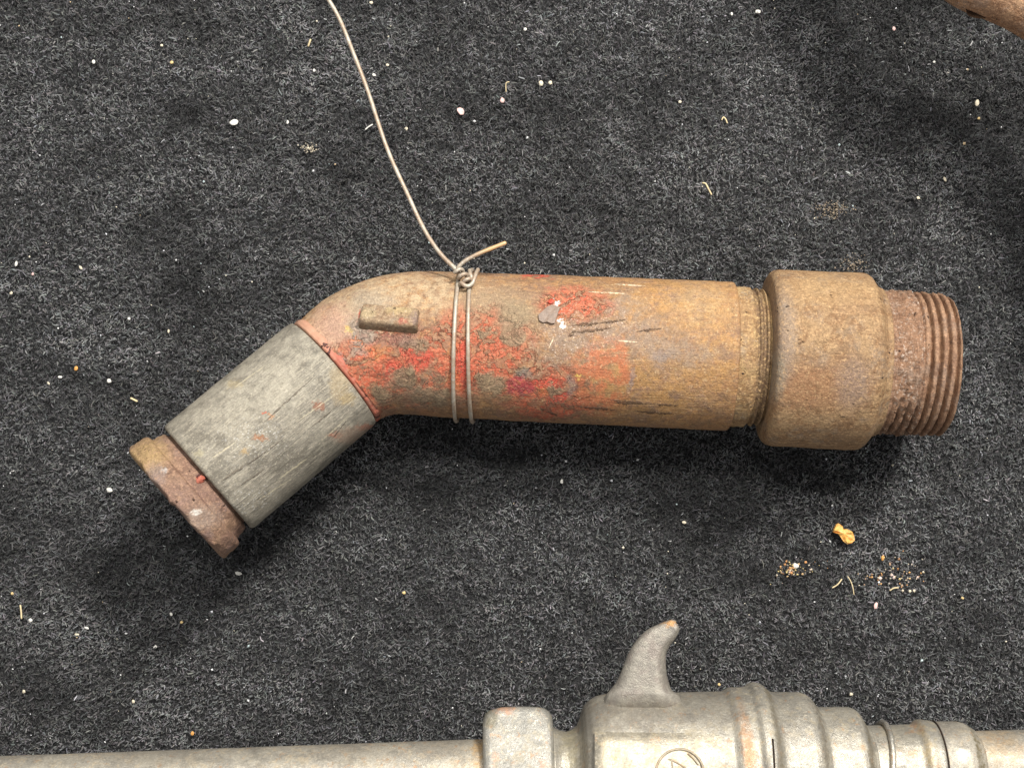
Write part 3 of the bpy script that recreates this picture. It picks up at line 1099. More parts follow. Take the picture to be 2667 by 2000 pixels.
V, Fc = wire_mesh(wrap_points(1194, 1197), WR, 10, 3)
part('wrap_loop', V, Fc, M_WIRE, wire, WB)
V, Fc = wire_mesh(wrap_points(1222, 1239), WR, 10, 3)
part('wrap_loop', V, Fc, M_WIRE, wire, WB)
lead = [(1196, 716, 322), (1189, 700, 318), (1170, 686, 312), (1145, 662, 300), (1118, 622, 285), (1091, 578, 270), (1060, 497, 250), (1030, 444, 240), (1002, 376, 232), (981, 308, 228), (963, 250, 226), (942, 193, 227), (919, 137, 228), (897, 79, 232), (880, 36, 236), (850, -8, 240), (815, -60, 240), (760, -130, 230), (680, -200, 215), (600, -240, 200)]
V, Fc = wire_mesh([P(*q) for q in lead], WR + 0.3, 10, 6, 40)
part('long_end', V, Fc, M_WIRE, wire, WB)
V, Fc = wire_mesh([P(*q) for q in [(1200, 722, 326), (1192, 706, 330), (1196, 693, 332), (1217, 676, 334), (1249, 660, 335), (1283, 646, 336), (1316, 633, 338)]], WR, 10, 6)
part('short_end', V, Fc, M_WIRE, wire, WB)
# twisted knot: two strands coiled about one another, then the hooked loop
kn = []
ka, kb = np.array(P(1192, 706, 330)), np.array(P(1220, 734, 344))
kd = (kb - ka) / np.linalg.norm(kb - ka)
k1 = np.cross(kd, (0, 0, 1.0))
k1 /= np.linalg.norm(k1)
k2 = np.cross(k1, kd)
for i in range(30):
    t = i / 29
    a = t * 2 * math.pi * 2.4 + 0.6
    kn.append(ka + (kb - ka) * t + (k1 * math.cos(a) + k2 * math.sin(a)) * (10.5 - 2 * t) * U)
V, Fc = wire_mesh(kn, WR, 10, 4)
part('knot', V, Fc, M_WIRE, wire, WB)
V, Fc = wire_mesh([P(*q) for q in [(1196, 745, 330), (1201, 737, 346), (1209, 743, 352), (1220, 745, 352), (1230, 738, 350), (1236, 724, 344), (1240, 712, 334), (1245, 702, 320)]], WR, 10, 6)
part('hook_loop', V, Fc, M_WIRE, wire, WB)
V, Fc = wire_mesh([P(*q) for q in [(1223, 704, 322), (1225, 714, 334), (1228, 724, 338), (1224, 735, 334)]], WR, 10, 6)
part('hook_loop', V, Fc, M_WIRE, wire, WB)

# ------------------------------------------------------------------ the grey metal tool along the bottom
def m_tool(name, a, b, warm, sparkle=0.5, metal=0.35, rough=0.45, spots=()):
    n = NT(name)
    p = n.attr('pix')
    big = n.noise(p, 1.0, 5, 0.62, 0.5)
    med = n.noise(p, 4.0, 6, 0.70, 0.3)
    fine = n.noise(p, 13, 5, 0.78)
    col = n.mix(n.mr(big, 0.42, 0.58), a, b)
    col = n.mix(n.mul(n.mr(med, 0.50, 0.62), 0.6), col, warm)
    col = n.mix(n.mul(n.mr(n.noise(n.vm('ADD', p, (4, 4, 1)), 2.0, 6, .68), .50, .62), .6), col, tuple(c * .68 for c in a))
    sp = n.mr(n.noise(n.vm('ADD', p, (2, 7, 3)), 8, 6, 0.75), 0.56, 0.62)
    sp = n.mul(sp, n.mr(n.noise(n.vm('ADD', p, (7, 7, 3)), 1.6, 3, .6), .42, .6))
    col = n.mix(n.mul(sp, sparkle), col, (0.66, 0.60, 0.49))
    col = n.mix(n.mul(n.mr(fine, .54, .66), .35), col, tuple(min(1, c * 1.35) for c in b))
    pt = n.mr(n.noise(n.vm('ADD', p, (9, 1, 3)), 10, 6, .75), .58, .70)
    col = n.mix(n.mul(pt, .4), col, tuple(c * .5 for c in a))
    og = n.mul(n.mr(n.noise(n.vm('ADD', p, (5, 5, 5)), 4, 5, .7), .58, .66), .5)
    col = n.mix(og, col, (0.42, 0.225, 0.10))
    h = n.add(n.mul(fine, .5), n.mul(med, .45))
    wf = n.vm('SUBTRACT', n.noise(p, 7, 4, 0.65, 0, 'Color'), (0.5, 0.5, 0.5))
    pd = n.vm('ADD', p, n.vm('SCALE', wf, scale=0.4))
    for (x, y, z, rx, ry, c, am) in spots:
        q = P(x, y, z)
        k_ = n.mul(n.blob(pd, (q[0] / U + 1333.5, 1000 - q[1] / U), (rx, ry), .5), n.mr(med, .38, .56, .35, 1.0), am)
        col = n.mix(k_, col, c)
    col = n.vm('MULTIPLY', n.grain(col, 0.15), (0.95, 0.93, 0.88))
    return n.done(col, n.mr(med, .3, .7, rough - .10, rough + .12), metal, n.bump(h, 0.8, 4), .5)


M_TB = m_tool('cast_grey_metal', (0.31, 0.295, 0.265), (0.385, 0.365, 0.32), (0.40, 0.35, 0.255), .6, .4, .38,
               [(1945, 1930, 400, 14, 70, (0.36, 0.21, 0.12), .8), (1960, 1990, 440, 14, 50, (0.36, 0.20, 0.11), .8), (1535, 1930, 380, 16, 120, (0.20, 0.185, 0.16), .7), (1650, 1880, 380, 130, 30, (0.22, 0.20, 0.175), .6), (1850, 1860, 370, 80, 40, (0.22, 0.20, 0.175), .5),
                (2020, 1850, 370, 8, 60, (0.20, 0.175, 0.13), .8), (2035, 1960, 420, 8, 70, (0.22, 0.19, 0.14), .7), (2150, 1930, 380, 8, 90, (0.20, 0.18, 0.15), .8), (2270, 1950, 340, 9, 70, (0.19, 0.165, 0.12), .8), (2215, 1960, 370, 26, 3, (0.66, 0.62, 0.54), .9),
                (1485, 1960, 330, 22, 80, (0.30, 0.27, 0.19), .7), (2060, 1900, 400, 30, 60, (0.24, 0.225, 0.2), .5), (2350, 1940, 330, 40, 40, (0.26, 0.24, 0.2), .5), (2425, 1960, 340, 10, 60, (0.38, 0.29, 0.16), .6), (2390, 1890, 260, 10, 10, (0.40, 0.24, 0.15), .7)])
M_TS = m_tool('worn_grey_shaft', (0.33, 0.31, 0.275), (0.40, 0.375, 0.325), (0.43, 0.36, 0.26), .4, .35, .45,
               [(1245, 1975, 320, 14, 70, (0.42, 0.28, 0.14), .8), (1150, 1960, 320, 60, 20, (0.27, 0.245, 0.21), .6), (900, 1975, 320, 90, 16, (0.27, 0.245, 0.21), .5), (400, 1990, 320, 120, 14, (0.26, 0.235, 0.2), .5), (2510, 1965, 330, 14, 10, (0.66, 0.62, 0.53), .9), (2552, 1960, 310, 8, 60, (0.16, 0.135, 0.08), .9), (2620, 1950, 310, 50, 40, (0.38, 0.29, 0.19), .6), (2480, 1900, 300, 40, 20, (0.25, 0.235, 0.21), .6)])
M_TN = m_tool('speckled_grey_face', (0.28, 0.275, 0.255), (0.33, 0.32, 0.295), (0.38, 0.34, 0.26), 1.0, .35, .42,
               [(1310, 1850, 280, 30, 10, (0.45, 0.24, 0.15), .7), (1280, 1860, 250, 16, 26, (0.18, 0.165, 0.12), .7), (1415, 1990, 360, 10, 10, (0.5, 0.28, 0.2), .6), (1290, 1980, 360, 10, 12, (0.5, 0.3, 0.2), .6), (1366, 1880, 320, 7, 20, (0.2, 0.2, 0.19), .6)])
M_TW = m_tool('bright_steel_ring', (0.46, 0.45, 0.42), (0.52, 0.50, 0.46), (0.50, 0.45, 0.36), .2, .7, .32)
M_DARK = simple('dark_gap', (0.03, 0.02, 0.015), 0.9, .3, 8, .2)
HT = 222
TBASE = P(1770, 2010, 0)
tool = thing('hand_tool', 'long grey cast metal tool with a curved thumb hook, along the bottom edge', 'tool', TBASE)


def tax(x):
    y = 2015 - (x - 1770) * 0.021 if x > 1440 else 2021.9 + (1440 - x) * 0.034
    return P(x, y, HT)


def tool_lathe(name, prof, mat, root, seed, n=110, amp=1.0, fn=None, step=4, label=None):
    A = tax(prof[0][0])
    B = tax(prof[-1][0])
    L = np.linalg.norm(B - A) / U
    x0, x1 = prof[0][0], prof[-1][0]
    if abs(x1 - x0) < 1:
        x1 = x0 + 1
    pr = [((x - x0) / (x1 - x0) * L, r) for x, r in prof]
    f = fn or noisy(seed, amp, 70, amp * .35)
    V, Fc, uv = axis_lathe(A, B, dense(pr, step), n, f)
    return part(name, V, Fc, mat, root, TBASE, uv, label=label)


tool_lathe('shaft', [(-420, 98), (-100, 99), (600, 100), (1268, 101)], M_TS, tool, 101, 90, 0.8, step=10)


def nut_fn(s, th, R):
    # square section, one flat leaning to the top of the photo, corners turned off to a barrel
    a = th - math.pi - math.radians(35)
    q = 143.0 / np.maximum(np.abs(np.cos(a)), np.abs(np.sin(a)))
    mid = 91.0
    lim = 199.0 - 26.0 * (np.abs(s - mid) / 91.0) ** 3.0
    g3 = np.stack(np.broadcast_arrays(s / 50, np.cos(th) * 3.0, np.sin(th) * 3.0), -1)
    k = 7.0
    out = -np.log(np.exp(-q / k) + np.exp(-lim / k)) * k
    return out * (R / 188.0) + fbm(g3, 3, 112) * 1.4


tool_lathe('nut', [(1262, 150), (1262.5, 165), (1264, 175), (1270, 184), (1280, 188), (1425, 188), (1436, 184), (1442, 175), (1444, 162), (1444.5, 120)], M_TN, tool, 111, 160, 1.0, nut_fn, 3)

body = tool_lathe('body', [(1442, 128), (1450, 122), (1462, 116), (1478, 113), (1494, 118), (1506, 128), (1514, 145), (1519, 163), (1526, 178), (1540, 192), (1560, 202), (1584, 207), (1640, 208), (1890, 207), (1900, 213), (1908, 217), (1950, 218), (1957, 222), (1962, 227), (1974, 229.5), (1986, 227), (1996, 221), (2004, 212), (2014, 205), (2024, 203), (2092, 201), (2104, 197), (2116, 188), (2128, 172), (2136, 163), (2144, 161.5), (2218, 161), (2230, 157), (2240, 148), (2250, 130), (2258, 116), (2266, 112.5)], M_TB, tool, 121, 130, 1.3)
tool_lathe('neck', [(2256, 112), (2380, 113), (2386, 118), (2396, 124.5), (2404, 125.5), (2418, 123), (2432, 121.5), (2438, 118)], M_TB, tool, 131, 100, .9)
tool_lathe('ferrule', [(2437, 112), (2438, 118), (2442, 119.5), (2500, 118), (2514, 114), (2528, 105), (2540, 97), (2546, 92)], M_TS, tool, 141, 100, .8)
tool_lathe('outlet_tube', [(2538, 93), (2640, 93.5), (2900, 94), (3150, 94)], M_TS, tool, 151, 90, .7, step=10)
tool_lathe('joint_gap', [(2435.6, 121.5), (2436, 122.6), (2439, 122.6), (2439.4, 121.0)], M_DARK, tool, 152, 100, .2, step=2)


def ring_arc(x, R, a0, a1, r, lean=0.0, n=40):
    c0 = tax(x)
    c1 = tax(x + 40)
    T = (c1 - c0) / np.linalg.norm(c1 - c0)
    side = np.cross(T, (0, 0, 1.0))
    side /= np.linalg.norm(side)
    upn = np.cross(side, T)
    out = []
    for i in range(n):
        a = a0 + (a1 - a0) * i / (n - 1)
        out.append(c0 + (side * math.sin(a) + upn * math.cos(a)) * R * U + T * lean * math.sin(a) * U)
    return out


V, Fc = wire_mesh(ring_arc(2292, 119, -2.6, 2.9, 7.2, -16), 7.2, 10, 2)
part('wire_ring', V, Fc, M_TW, tool, TBASE)
# slit beside the ridge
V, Fc = wire_mesh(ring_arc(1975, 228.6, -0.62, -0.02, 2.2, -10, 14), 2.6, 8, 2)
part('slit', V, Fc, M_DARK, body, TBASE)

# hook
L_ = [(1580, 1806), (1601, 1781), (1616, 1752), (1634, 1705), (1656, 1669), (1685, 1640), (1717, 1624), (1738, 1615.5)]
R_ = [(1768, 1809), (1750, 1796), (1741, 1774), (1735, 1742), (1735, 1705), (1744, 1682), (1758, 1664), (1768, 1646)]
Ls = spline([np.array(q + (0,), float) for q in L_], 5)
Rs = spline([np.array(q + (0,), float) for q in R_], 5)
Vh, Fh = [], []
nh = 28
hz0 = HT + 24
mm = len(Ls)
tipL, tipR = Ls[-1], Rs[-1]
rows = [(np.array([1560, 1850, 0.]), np.array([1790, 1850, 0.]), 50)]
for i in range(mm):
    t = i / (mm - 1)
    rows.append((Ls[i], Rs[i], 44 * (1 - t) ** 1.2 + 24))
rows.append((tipL + (7, -2.5, 0), tipR + (3, -9, 0), 19))
rows.append((tipL + (17, -2.5, 0), tipR + (-2, -18, 0), 12))
rows.append((tipL + (24, 1, 0), tipR + (-9, -20, 0), 5))
for i, (a, b, dpt) in enumerate(rows):
    t = i / len(rows)
    hz = hz0 + 60 * t
    c = (a + b) / 2
    for j in range(nh):
        an = 2 * math.pi * j / nh
        ca, sa = math.cos(an), math.sin(an)
        q = c + (b - a) / 2 * (abs(ca) ** 0.85 * (1 if ca > 0 else -1))
        ridge = 1.0 + 0.18 * math.exp(-((ca - 0.55) / 0.25) ** 2)
        Vh.append(P(q[0], q[1], hz + dpt * (abs(sa) ** 0.8) * (1 if sa > 0 else -1) * (ridge if sa > 0 else 1)))
Mh = len(rows)
for i in range(Mh - 1):
    for j in range(nh):
        Fh.append((i * nh + j, (i + 1) * nh + j, (i + 1) * nh + (j + 1) % nh, i * nh + (j + 1) % nh))
Fh.append(tuple(range(nh)))
Fh.append(tuple((Mh - 1) * nh + q for q in range(nh))[::-1])


def m_hook():
    n = NT('hook_metal_with_rusty_tip')
    p = n.attr('pix')
    med = n.noise(p, 4.5, 5, 0.68)
    fine = n.noise(p, 19, 5, 0.75)
    col = n.mix(n.mr(med, .38, .64), (0.28, 0.255, 0.22), (0.38, 0.35, 0.295))
    col = n.mix(n.mul(n.mr(fine, .56, .7), .6), col, (0.46, 0.40, 0.29))
    col = n.mix(n.mul(n.mr(n.noise(p, 2.4, 4, .6), .5, .66), .5), col, (0.30, 0.245, 0.215))
    q = P(1742, 1618, 290)
    tip = n.blob(n.vm('ADD', p, n.vm('SCALE', n.vm('SUBTRACT', n.noise(p, 6, 3, .6, 0, 'Color'), (.5, .5, .5)), scale=.3)), (q[0] / U + 1333.5, 1000 - q[1] / U), (20, 6), .5)
    col = n.mix(n.mul(tip, .85), col, (0.50, 0.27, 0.10))
    return n.done(col, n.mr(med, .3, .7, .34, .5), .35, n.bump(n.add(fine, med), .7, 4), .5)


part('hook', Vh, Fh, m_hook(), tool, TBASE, np.array(Vh) * 0)

# raised pad and emblem on the body's crest
def body_pt(x, y, lift):
    h = 420.
    for _ in range(6):
        pw = P(x, y, h)
        c = tax(x)
        off = (pw[1] - c[1]) / U
        h = HT + math.sqrt(max((208 + lift) ** 2 - off * off, 0))
    return P(x, y, h)


NX, NY = 30, 22
Vp, Fp = [], []
for j in range(NY):
    for i in range(NX):
        u_, v_ = i / (NX - 1), j / (NY - 1)
        x = 1549 + (1880 - 1549) * u_
        y = 1904 + (2120 - 1904) * v_
        e = min(1.0, min(u_ * (NX - 1) / 1.6, v_ * (NY - 1) / 1.6))
        e = e * (1 - max(0, (u_ - .25)) * 1.25)
        Vp.append(body_pt(x, y, -2 + 9 * max(e, -.2)))
for j in range(NY - 1):
    for i in range(NX - 1):
        a = j * NX + i
        Fp.append((a, a + NX, a + NX + 1, a + 1))
pad = part('raised_pad', Vp, Fp, m_tool('pad_metal', (0.34, 0.315, 0.265), (0.41, 0.38, 0.315), (0.45, 0.375, 0.245), 1.0, .45, .36), tool, TBASE, np.array(Vp) * 0)


def strip_on_body(pts, r, lift):
    return wire_mesh([body_pt(x, y, lift) for x, y in pts], r, 8, 2)


M_EMB = m_tool('emblem_relief', (0.30, 0.255, 0.19), (0.37, 0.32, 0.245), (0.38, 0.28, 0.17), .3)
circ = [(1770 + 62 * math.cos(t), 2012 + 62 * math.sin(t)) for t in np.linspace(0, 2 * math.pi, 49)]
V, Fc = strip_on_body(circ, 3.4, 3)
emb = part('emblem_ring', V, Fc, M_EMB, tool, TBASE)
for pts in ([(1742, 1976), (1765, 1986), (1792, 2004), (1806, 2020)], [(1748, 1976), (1752, 2000), (1750, 2030)], [(1792, 1962), (1806, 1974), (1818, 1990)]):
    V, Fc = strip_on_body(pts, 2.2, 3)
    part('emblem_stroke', V, Fc, M_EMB, emb, TBASE)

# ------------------------------------------------------------------ rusty pipe in the top right corner
HR = 400
rp = [(2230, -520), (2350, -300), (2440, -150), (2520, -70), (2610, -30), (2720, 25), (2830, 110), (2920, 230), (2990, 420), (3010, 640)]
Cr = spline([P(x, y, HR) for x, y in rp], 14)
nr_ = 72
RB = P(2700, 0, 0)
s_ = np.arange(len(Cr))
th = np.linspace(0, 2 * np.pi, nr_, endpoint=False)
g3 = np.stack(np.broadcast_arrays(s_[:, None] / 10, np.cos(th)[None] * 3, np.sin(th)[None] * 3), -1)
V, Fc, uv = sweep(Cr, 84 + fbm(g3, 3, 171) * 3.0 + np.zeros((len(Cr), nr_)), nr_)
M_RP = m_rust('orange_rust', [(0.44, 0.265, 0.15), (0.33, 0.185, 0.105), (0.28, 0.14, 0.07), (0.37, 0.25, 0.18)], .1, 1.0)
rust = thing('rusty_pipe', 'orange brown rusty curved pipe raised above the carpet in the top right corner', 'pipe', RB)
part('tube', V, Fc, M_RP, rust, RB, uv)
Vk = []
Fk = []
for i in range(20):
    a = 2 * math.pi * i / 20
    Vk.append(P(2547 + 28 * math.cos(a), 41 + 8 * math.sin(a) + 0.22 * 28 * math.cos(a) * .5, HR + 3))
for i in range(20):
    a = 2 * math.pi * i / 20
    Vk.append(P(2545 + 30 * math.cos(a), 26 + 9 * math.sin(a) + 0.22 * 28 * math.cos(a) * .5, HR + 10))
for i in range(20):
    Fk.append((i, (i + 1) % 20, 20 + (i + 1) % 20, 20 + i))
Fk.append(tuple(range(20)))
Fk.append(tuple(range(20, 40))[::-1])
part('dark_hole', Vk, Fk, simple('hole_dark', (0.05, 0.025, 0.012), .8, .4, 8, .2), rust, RB, np.array(Vk) * 0)

# ------------------------------------------------------------------ crumbs, chips and straws on the carpet
def crumb_mesh(cx, cy, rx, ry, rot, seed, h=-3.0, flat=0.7):
    r = np.random.default_rng(seed)
    V = []
    nseg, nl = 9, 5
    for l in range(nl):
        ph = math.pi * (l + 0.5) / nl
        for j in range(nseg):
            a = 2 * math.pi * j / nseg + l * 0.3
            f = 1 + r.uniform(-0.16, 0.16)
            x = rx * f * math.sin(ph) * math.cos(a)
            y = ry * f * math.sin(ph) * math.sin(a)
            z = -min(rx, ry) * flat * math.cos(ph)
            V.append(P(cx + x * math.cos(rot) - y * math.sin(rot), cy + x * math.sin(rot) + y * math.cos(rot), h + z))
    Fc = []
    for l in range(nl - 1):
        for j in range(nseg):
            Fc.append((l * nseg + j, l * nseg + (j + 1) % nseg, (l + 1) * nseg + (j + 1) % nseg, (l + 1) * nseg + j))
    Fc.append(tuple(range(nseg))[::-1])
    Fc.append(tuple((nl - 1) * nseg + q for q in range(nseg)))
    return V, Fc


MC = {
    'white': simple('white_grit', (0.70, 0.68, 0.62), .6, .12, 12),
    'cream': simple('cream_grit', (0.64, 0.57, 0.43), .6, .15, 12),
    'pink': simple('pink_paint_chip', (0.76, 0.50, 0.46), .6, .15, 12),
    'yellow': simple('yellow_grit', (0.70, 0.52, 0.24), .6, .2, 12),
    'orange': simple('orange_grit', (0.66, 0.33, 0.09), .6, .25, 9),
    'straw': simple('straw_bit', (0.66, 0.54, 0.32), .6, .2, 12),
}
GR = 'small crumbs scattered on the carpet'
crumbs = [
    (610, 319, 12, 8, -.15, 'white', 'largest white crumb, oval, on bare carpet left of the wire'),
    (244, 162, 5, 5.5, 0, 'white', 'round white crumb in the upper left of the carpet'),
    (447, 163, 4.5, 4.5, 0, 'yellow', 'yellowish crumb above left of the largest white crumb'),
    (421, 119, 4, 4, 0, 'cream', 'small cream crumb just above the yellowish crumb in the upper left'),
    (967, 8, 5, 4, 0, 'cream', 'cream crumb at the top edge right of the wire'),
    (1009, 170, 4.5, 3.5, .3, 'cream', 'cream crumb right of the wire, upper one of a close pair'),
    (974, 196, 5, 4, .4, 'white', 'white crumb nearest the right side of the upper wire'),
    (818, 184, 3.5, 4.5, .3, 'white', 'white crumb left of the upper wire'),
    (1308, 262, 6, 7, .2, 'pink', 'pinkish oval crumb lower left of the pair of cream crumbs'),
    (1058, 336, 4, 4.5, 0, 'cream', 'cream crumb right of the wire below the pink chip'),
    (749, 319, 3.2, 5.5, .1, 'white', 'narrow white crumb left of the wire at mid height'),
    (1409, 218, 6.5, 7.5, .3, 'cream', 'left one of two cream crumbs side by side at the top centre'),
    (1433, 216, 5.5, 5.5, 0, 'cream', 'right one of two cream crumbs side by side at the top centre'),
    (1974, 31, 7.5, 5, .1, 'white', 'oval white crumb near the top edge left of the rusty pipe'),
    (1906, 37, 3, 4.5, 0, 'white', 'small white crumb left of the oval one near the top edge'),
    (1368, 77, 4, 4, 0, 'white', 'white crumb near the top edge at the centre'),
    (1771, 266, 4, 3.5, 0, 'cream', 'lone cream crumb upper right of centre'),
    (2545, 269, 6, 9, .25, 'cream', 'tall cream crumb under the rusty pipe in the upper right'),
    (2549, 309, 4, 3.5, 0, 'yellow', 'yellowish crumb below the tall cream crumb in the upper right'),
    (2433, 162, 3.5, 3.5, 0, 'white', 'white crumb in the shadow of the rusty corner pipe'),
    (2461, 467, 3.6, 7, -.3, 'cream', 'slim cream crumb above the threaded end of the pipe'),
    (2392, 516, 4.5, 4, 0, 'cream', 'cream crumb left of and below the slim cream crumb'),
    (2328, 75, 4, 6, 0, 'pink', 'pinkish crumb left of the rusty corner pipe'),
    (42, 687, 3.8, 7, 0, 'white', 'tall white crumb by the left edge'),
    (29, 763, 4.5, 4.5, 0, 'cream', 'cream crumb below the tall white one by the left edge'),
    (210, 697, 6, 3.5, .9, 'cream', 'slanted cream crumb in the left part above the bent end'),
    (85, 714, 3.4, 3.4, 0, 'pink', 'tiny pinkish crumb right of the tall white one by the left edge'),
    (336, 830, 4.2, 4.2, 0, 'white', 'white crumb above left of the grey sleeve'),
    (198, 960, 5, 6, .3, 'orange', 'orange crumb on the carpet left of the grey sleeve'),
    (156, 982, 6, 3.4, .1, 'white', 'flat white crumb lower left of the orange crumb'),
    (126, 998, 5, 2.8, .8, 'cream', 'slanted cream crumb left of the flat white crumb'),
    (284, 992, 6, 5.5, .5, 'white', 'white crumb between the orange crumb and the grey sleeve'),
    (439, 863, 2.6, 5.5, 0, 'cream', 'narrow cream crumb above the upper corner of the sleeve'),
    (285, 1276, 8, 7, .3, 'white', 'chunky white crumb left of the brown cap'),
    (621, 1493, 9, 5, .3, 'white', 'flat white crumb below the brown cap in the shadow'),
    (1463, 1254, 4, 6, 0, 'white', 'white crumb in the shadow under the middle of the pipe'),
    (1782, 1360, 6, 4, .2, 'cream', 'cream crumb left of the orange flake'),
    (1052, 1543, 5, 4.5, 0, 'yellow', 'pale yellow crumb above the grey shaft at the centre left'),
    (79, 1615, 5.5, 5.5, 0, 'white', 'round pale crumb beside the upright straw at the lower left'),
    (32, 1545, 4.5, 4, .6, 'yellow', 'yellow crumb above the upright straw at the lower left'),
    (226, 1635, 6, 3.6, .3, 'white', 'flat white crumb at the lower left, upper one of two'),
    (200, 1652, 6.5, 3, .1, 'cream', 'flat cream crumb at the lower left, lower one of two'),
    (446, 1599, 4, 5, -.5, 'white', 'white crumb between the brown cap and the grey shaft'),
    (473, 1620, 4, 4, 0, 'yellow', 'yellowish crumb right of the white crumb below the cap'),
    (347, 1826, 4.2, 5.5, -.3, 'cream', 'cream crumb low on the left above the grey shaft'),
    (62, 1800, 4.5, 4.5, 0, 'cream', 'cream crumb near the left edge above the grey shaft'),
    (501, 1909, 5, 6, .2, 'orange', 'orange crumb close above the grey shaft'),
    (404, 1684, 6, 4, -.8, 'white', 'slanted white crumb in the lower left area'),
    (2281, 1577, 5, 9, .2, 'pink', 'pink crumb below the sand at the lower right'),
    (2507, 1557, 4, 3.2, .3, 'yellow', 'yellowish crumb right of the pink crumb at the lower right'),
    (2370, 1539, 4, 4, 0, 'cream', 'left one of two round crumbs below the right sand patch'),
    (2381, 1538, 3.6, 3.6, 0, 'cream', 'right one of two round crumbs below the right sand patch'),
    (2299, 1452, 4.5, 7, .1, 'orange', 'orange crumb above the right sand patch'),
    (2217, 1807, 4.5, 4.5, 0, 'cream', 'cream crumb above the ridged part of the grey tool'),
    (1873, 1782, 3.5, 4.5, 0, 'yellow', 'yellow crumb just above the body of the grey tool'),
    (2073, 1473, 8, 7, .4, 'white', 'white crumb in the left sand patch'),
]
for i, (x, y, rx, ry, rot, c, lab) in enumerate(crumbs):
    V, Fc = crumb_mesh(x, y, rx, ry, rot, 300 + i)
    b = np.mean(V, axis=0)
    tag(mesh('crumb', V, Fc, MC[c], None, b, None, False), lab, 'crumb', GR)

# flat chips
o = flake('paint_chip', [(1191, 283), (1198, 281), (1206, 284), (1209, 292), (1207, 299), (1199, 300), (1195, 296), (1191, 290)], 3, MC['pink'], None, P(1200, 291, 0), 8, .8, 3, None, False)
tag(o, 'pale pink flat paint chip on the carpet right of the wire', 'paint chip')
M_OR = NT('amber_flake')
p_ = M_OR.attr('pix')
cc = M_OR.mix(M_OR.mr(M_OR.noise(p_, 7, 4, .65), .36, .62), (0.62, 0.26, 0.045), (0.70, 0.43, 0.12))
cc = M_OR.mix(M_OR.mul(M_OR.mr(M_OR.noise(p_, 12, 3, .6), .56, .66), .6), cc, (0.74, 0.55, 0.28))
M_OR = M_OR.done(cc, .45, 0, M_OR.bump(M_OR.noise(p_, 12, 4, .7), .7, 5), .5)
ol = [(2183, 1362), (2193, 1369), (2196, 1378), (2206, 1377), (2218, 1384), (2223, 1394), (2224, 1406), (2216, 1413), (2205, 1416), (2195, 1408), (2188, 1397), (2180, 1388), (2168, 1385), (2170, 1378), (2176, 1366)]
o = flake('rust_flake', ol, 8, M_OR, None, P(2196, 1390, 0), 9, 2.5, 8, None, False, 2.0)
tag(o, 'bright orange rust flake on the carpet below the threaded end', 'flake')

# straws
straws = [
    ([(803, 121), (806, 112), (809, 104)], 2.8, 'straw', 'short straw bit left of the wire near the top'),
    ([(952, 338), (960, 331), (970, 325)], 2.0, 'white', 'white sliver touching the left side of the wire'),
    ([(1830, 477), (1838, 479), (1845, 492), (1853, 507)], 2.4, 'straw', 'tan bent straw on the carpet above the pipe'),
    ([(1880, 313), (1884, 306), (1890, 311), (1894, 321)], 2.0, 'straw', 'tiny hooked straw upper right of centre'),
    ([(341, 1037), (349, 1041), (357, 1045)], 3.0, 'straw', 'straw bit above left of the brown cap'),
    ([(53, 1576), (55, 1592), (56, 1610)], 2.4, 'straw', 'upright straw near the left edge at the bottom left'),
    ([(2168, 1530), (2180, 1523), (2188, 1514), (2192, 1508)], 2.0, 'straw', 'tan straw between the two sand patches, left one'),
    ([(2208, 1501), (2215, 1512), (2221, 1528), (2224, 1548)], 1.5, 'straw', 'fine curved straw between the two sand patches, right one'),
    ([(2318, 1537), (2328, 1531), (2340, 1530)], 2.0, 'straw', 'short straw under the right sand patch'),
    ([(1318, 240), (1318, 218), (1326, 214)], 1.4, 'straw', 'fine bent straw above the pinkish oval crumb at the top centre'),
]
for pts, r, c, lab in straws:
    pw_ = [P(x, y, 0 + 2 * math.sin(i)) for i, (x, y) in enumerate(pts)]
    V, Fc = wire_mesh(pw_, r, 6, 4)
    tag(mesh('straw', V, Fc, MC[c], None, np.mean(V, axis=0)), lab, 'straw', 'straws on the carpet')


def grains(name, centers, mat_pick, label, cat, seed):
    r = np.random.default_rng(seed)
    V, Fc, cols = [], [], []
    for (x, y, z, s, c) in centers:
        c0 = P(x, y, z)
        a = r.uniform(0, 3.14)
        k = len(V)
        ax_ = np.array([math.cos(a), math.sin(a), 0]) * s * U
        ay_ = np.array([-math.sin(a), math.cos(a), 0]) * s * U * r.uniform(.6, 1)
        az_ = np.array([0, 0, 1]) * s * U * .7
        V += [c0 + ax_, c0 + ay_, c0 - ax_, c0 - ay_, c0 + az_, c0 - az_]
        for q in ((0, 1, 4), (1, 2, 4), (2, 3, 4), (3, 0, 4), (1, 0, 5), (2, 1, 5), (3, 2, 5), (0, 3, 5)):
            Fc.append(tuple(k + i for i in q))
        cols += [tuple(c) + (1,)] * 6
    o = mesh(name, V, Fc, None, None, None, None, False)
    at = o.data.attributes.new('shade', 'FLOAT_COLOR', 'POINT')
    at.data.foreach_set('color', np.array(cols, dtype=np.float32).ravel())
    nt = NT(name + '_grain')
    o.data.materials.append(nt.done(nt.attr('shade', 'Color'), .55, 0, None, .5))
    o['kind'] = 'stuff'
    o['label'] = label
    o['category'] = cat
    return o


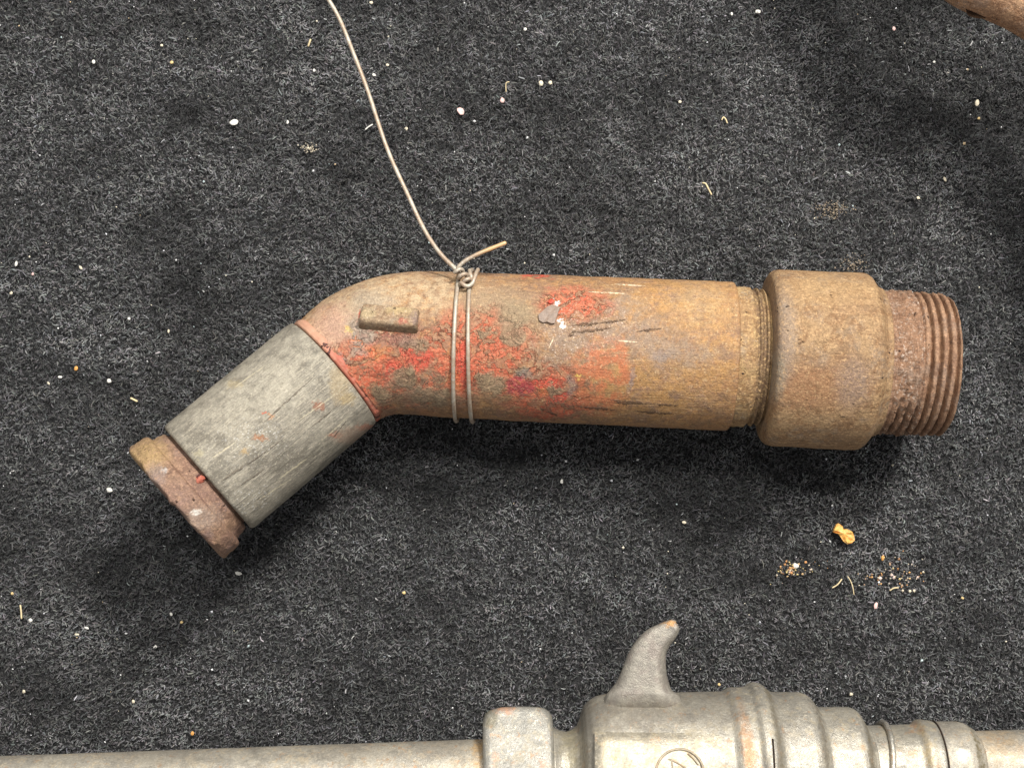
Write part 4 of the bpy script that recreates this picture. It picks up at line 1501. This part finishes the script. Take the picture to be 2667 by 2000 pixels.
PALS = [(0.66, 0.46, 0.24), (0.70, 0.40, 0.16), (0.76, 0.66, 0.50), (0.60, 0.30, 0.12), (0.70, 0.56, 0.26), (0.78, 0.60, 0.52), (0.45, 0.30, 0.2)]


def patch(cx, cy, sx_, sy_, n, seed, pal=PALS, smax=3.4):
    r = np.random.default_rng(seed)
    out = []
    for _ in range(n):
        out.append((cx + r.normal(0, sx_), cy + r.normal(0, sy_), r.uniform(-8, 2), min(smax * 1.6, r.gamma(3, smax / 5)) + .6, np.array(pal[r.integers(len(pal))]) * r.uniform(.7, 1.05)))
    return out


grains('sand_patch', patch(2056, 1484, 20, 12, 60, 1) + patch(2085, 1480, 34, 12, 24, 2), None, 'sprinkle of tan and rust grit below the collar, left patch', 'grit', 5)
grains('sand_patch', patch(2345, 1497, 28, 16, 40, 3) + patch(2300, 1505, 44, 14, 26, 4) + patch(2330, 1465, 30, 16, 14, 6), None, 'sprinkle of tan and rust grit at the lower right, right patch', 'grit', 6)
DUST = [(0.34, 0.27, 0.19), (0.40, 0.33, 0.24), (0.28, 0.22, 0.16)]
grains('dust_patch', patch(2173, 548, 24, 12, 170, 7, DUST, 2.0), None, 'faint tan dust patch above the collar', 'dust', 7)
grains('dust_patch', patch(2218, 690, 16, 12, 110, 8, DUST, 2.0), None, 'faint tan dust beside the upper right of the collar', 'dust', 8)
grains('lint_clump', patch(806, 385, 9, 6, 60, 9, [(0.60, 0.53, 0.40), (.5, .44, .34)], 2.4), None, 'small beige lint clump left of the wire', 'lint', 9)
# specks all over
sp = []
r = np.random.default_rng(77)
SPC = [(0.75, 0.75, 0.74), (0.72, 0.66, 0.52), (0.55, 0.66, 0.66), (0.72, 0.72, 0.76), (0.66, 0.5, 0.3)]
for _ in range(950):
    x, y = r.uniform(-300, 2960), r.uniform(-300, 2300)
    sp.append((x, y, r.uniform(-10, 2), min(4.2, r.gamma(2.2, 0.55)) + .7, np.array(SPC[r.choice(5, p=[.45, .2, .1, .2, .05])])))
grains('dust_specks', sp, None, 'tiny pale specks sprinkled over the charcoal carpet', 'dust', 10)
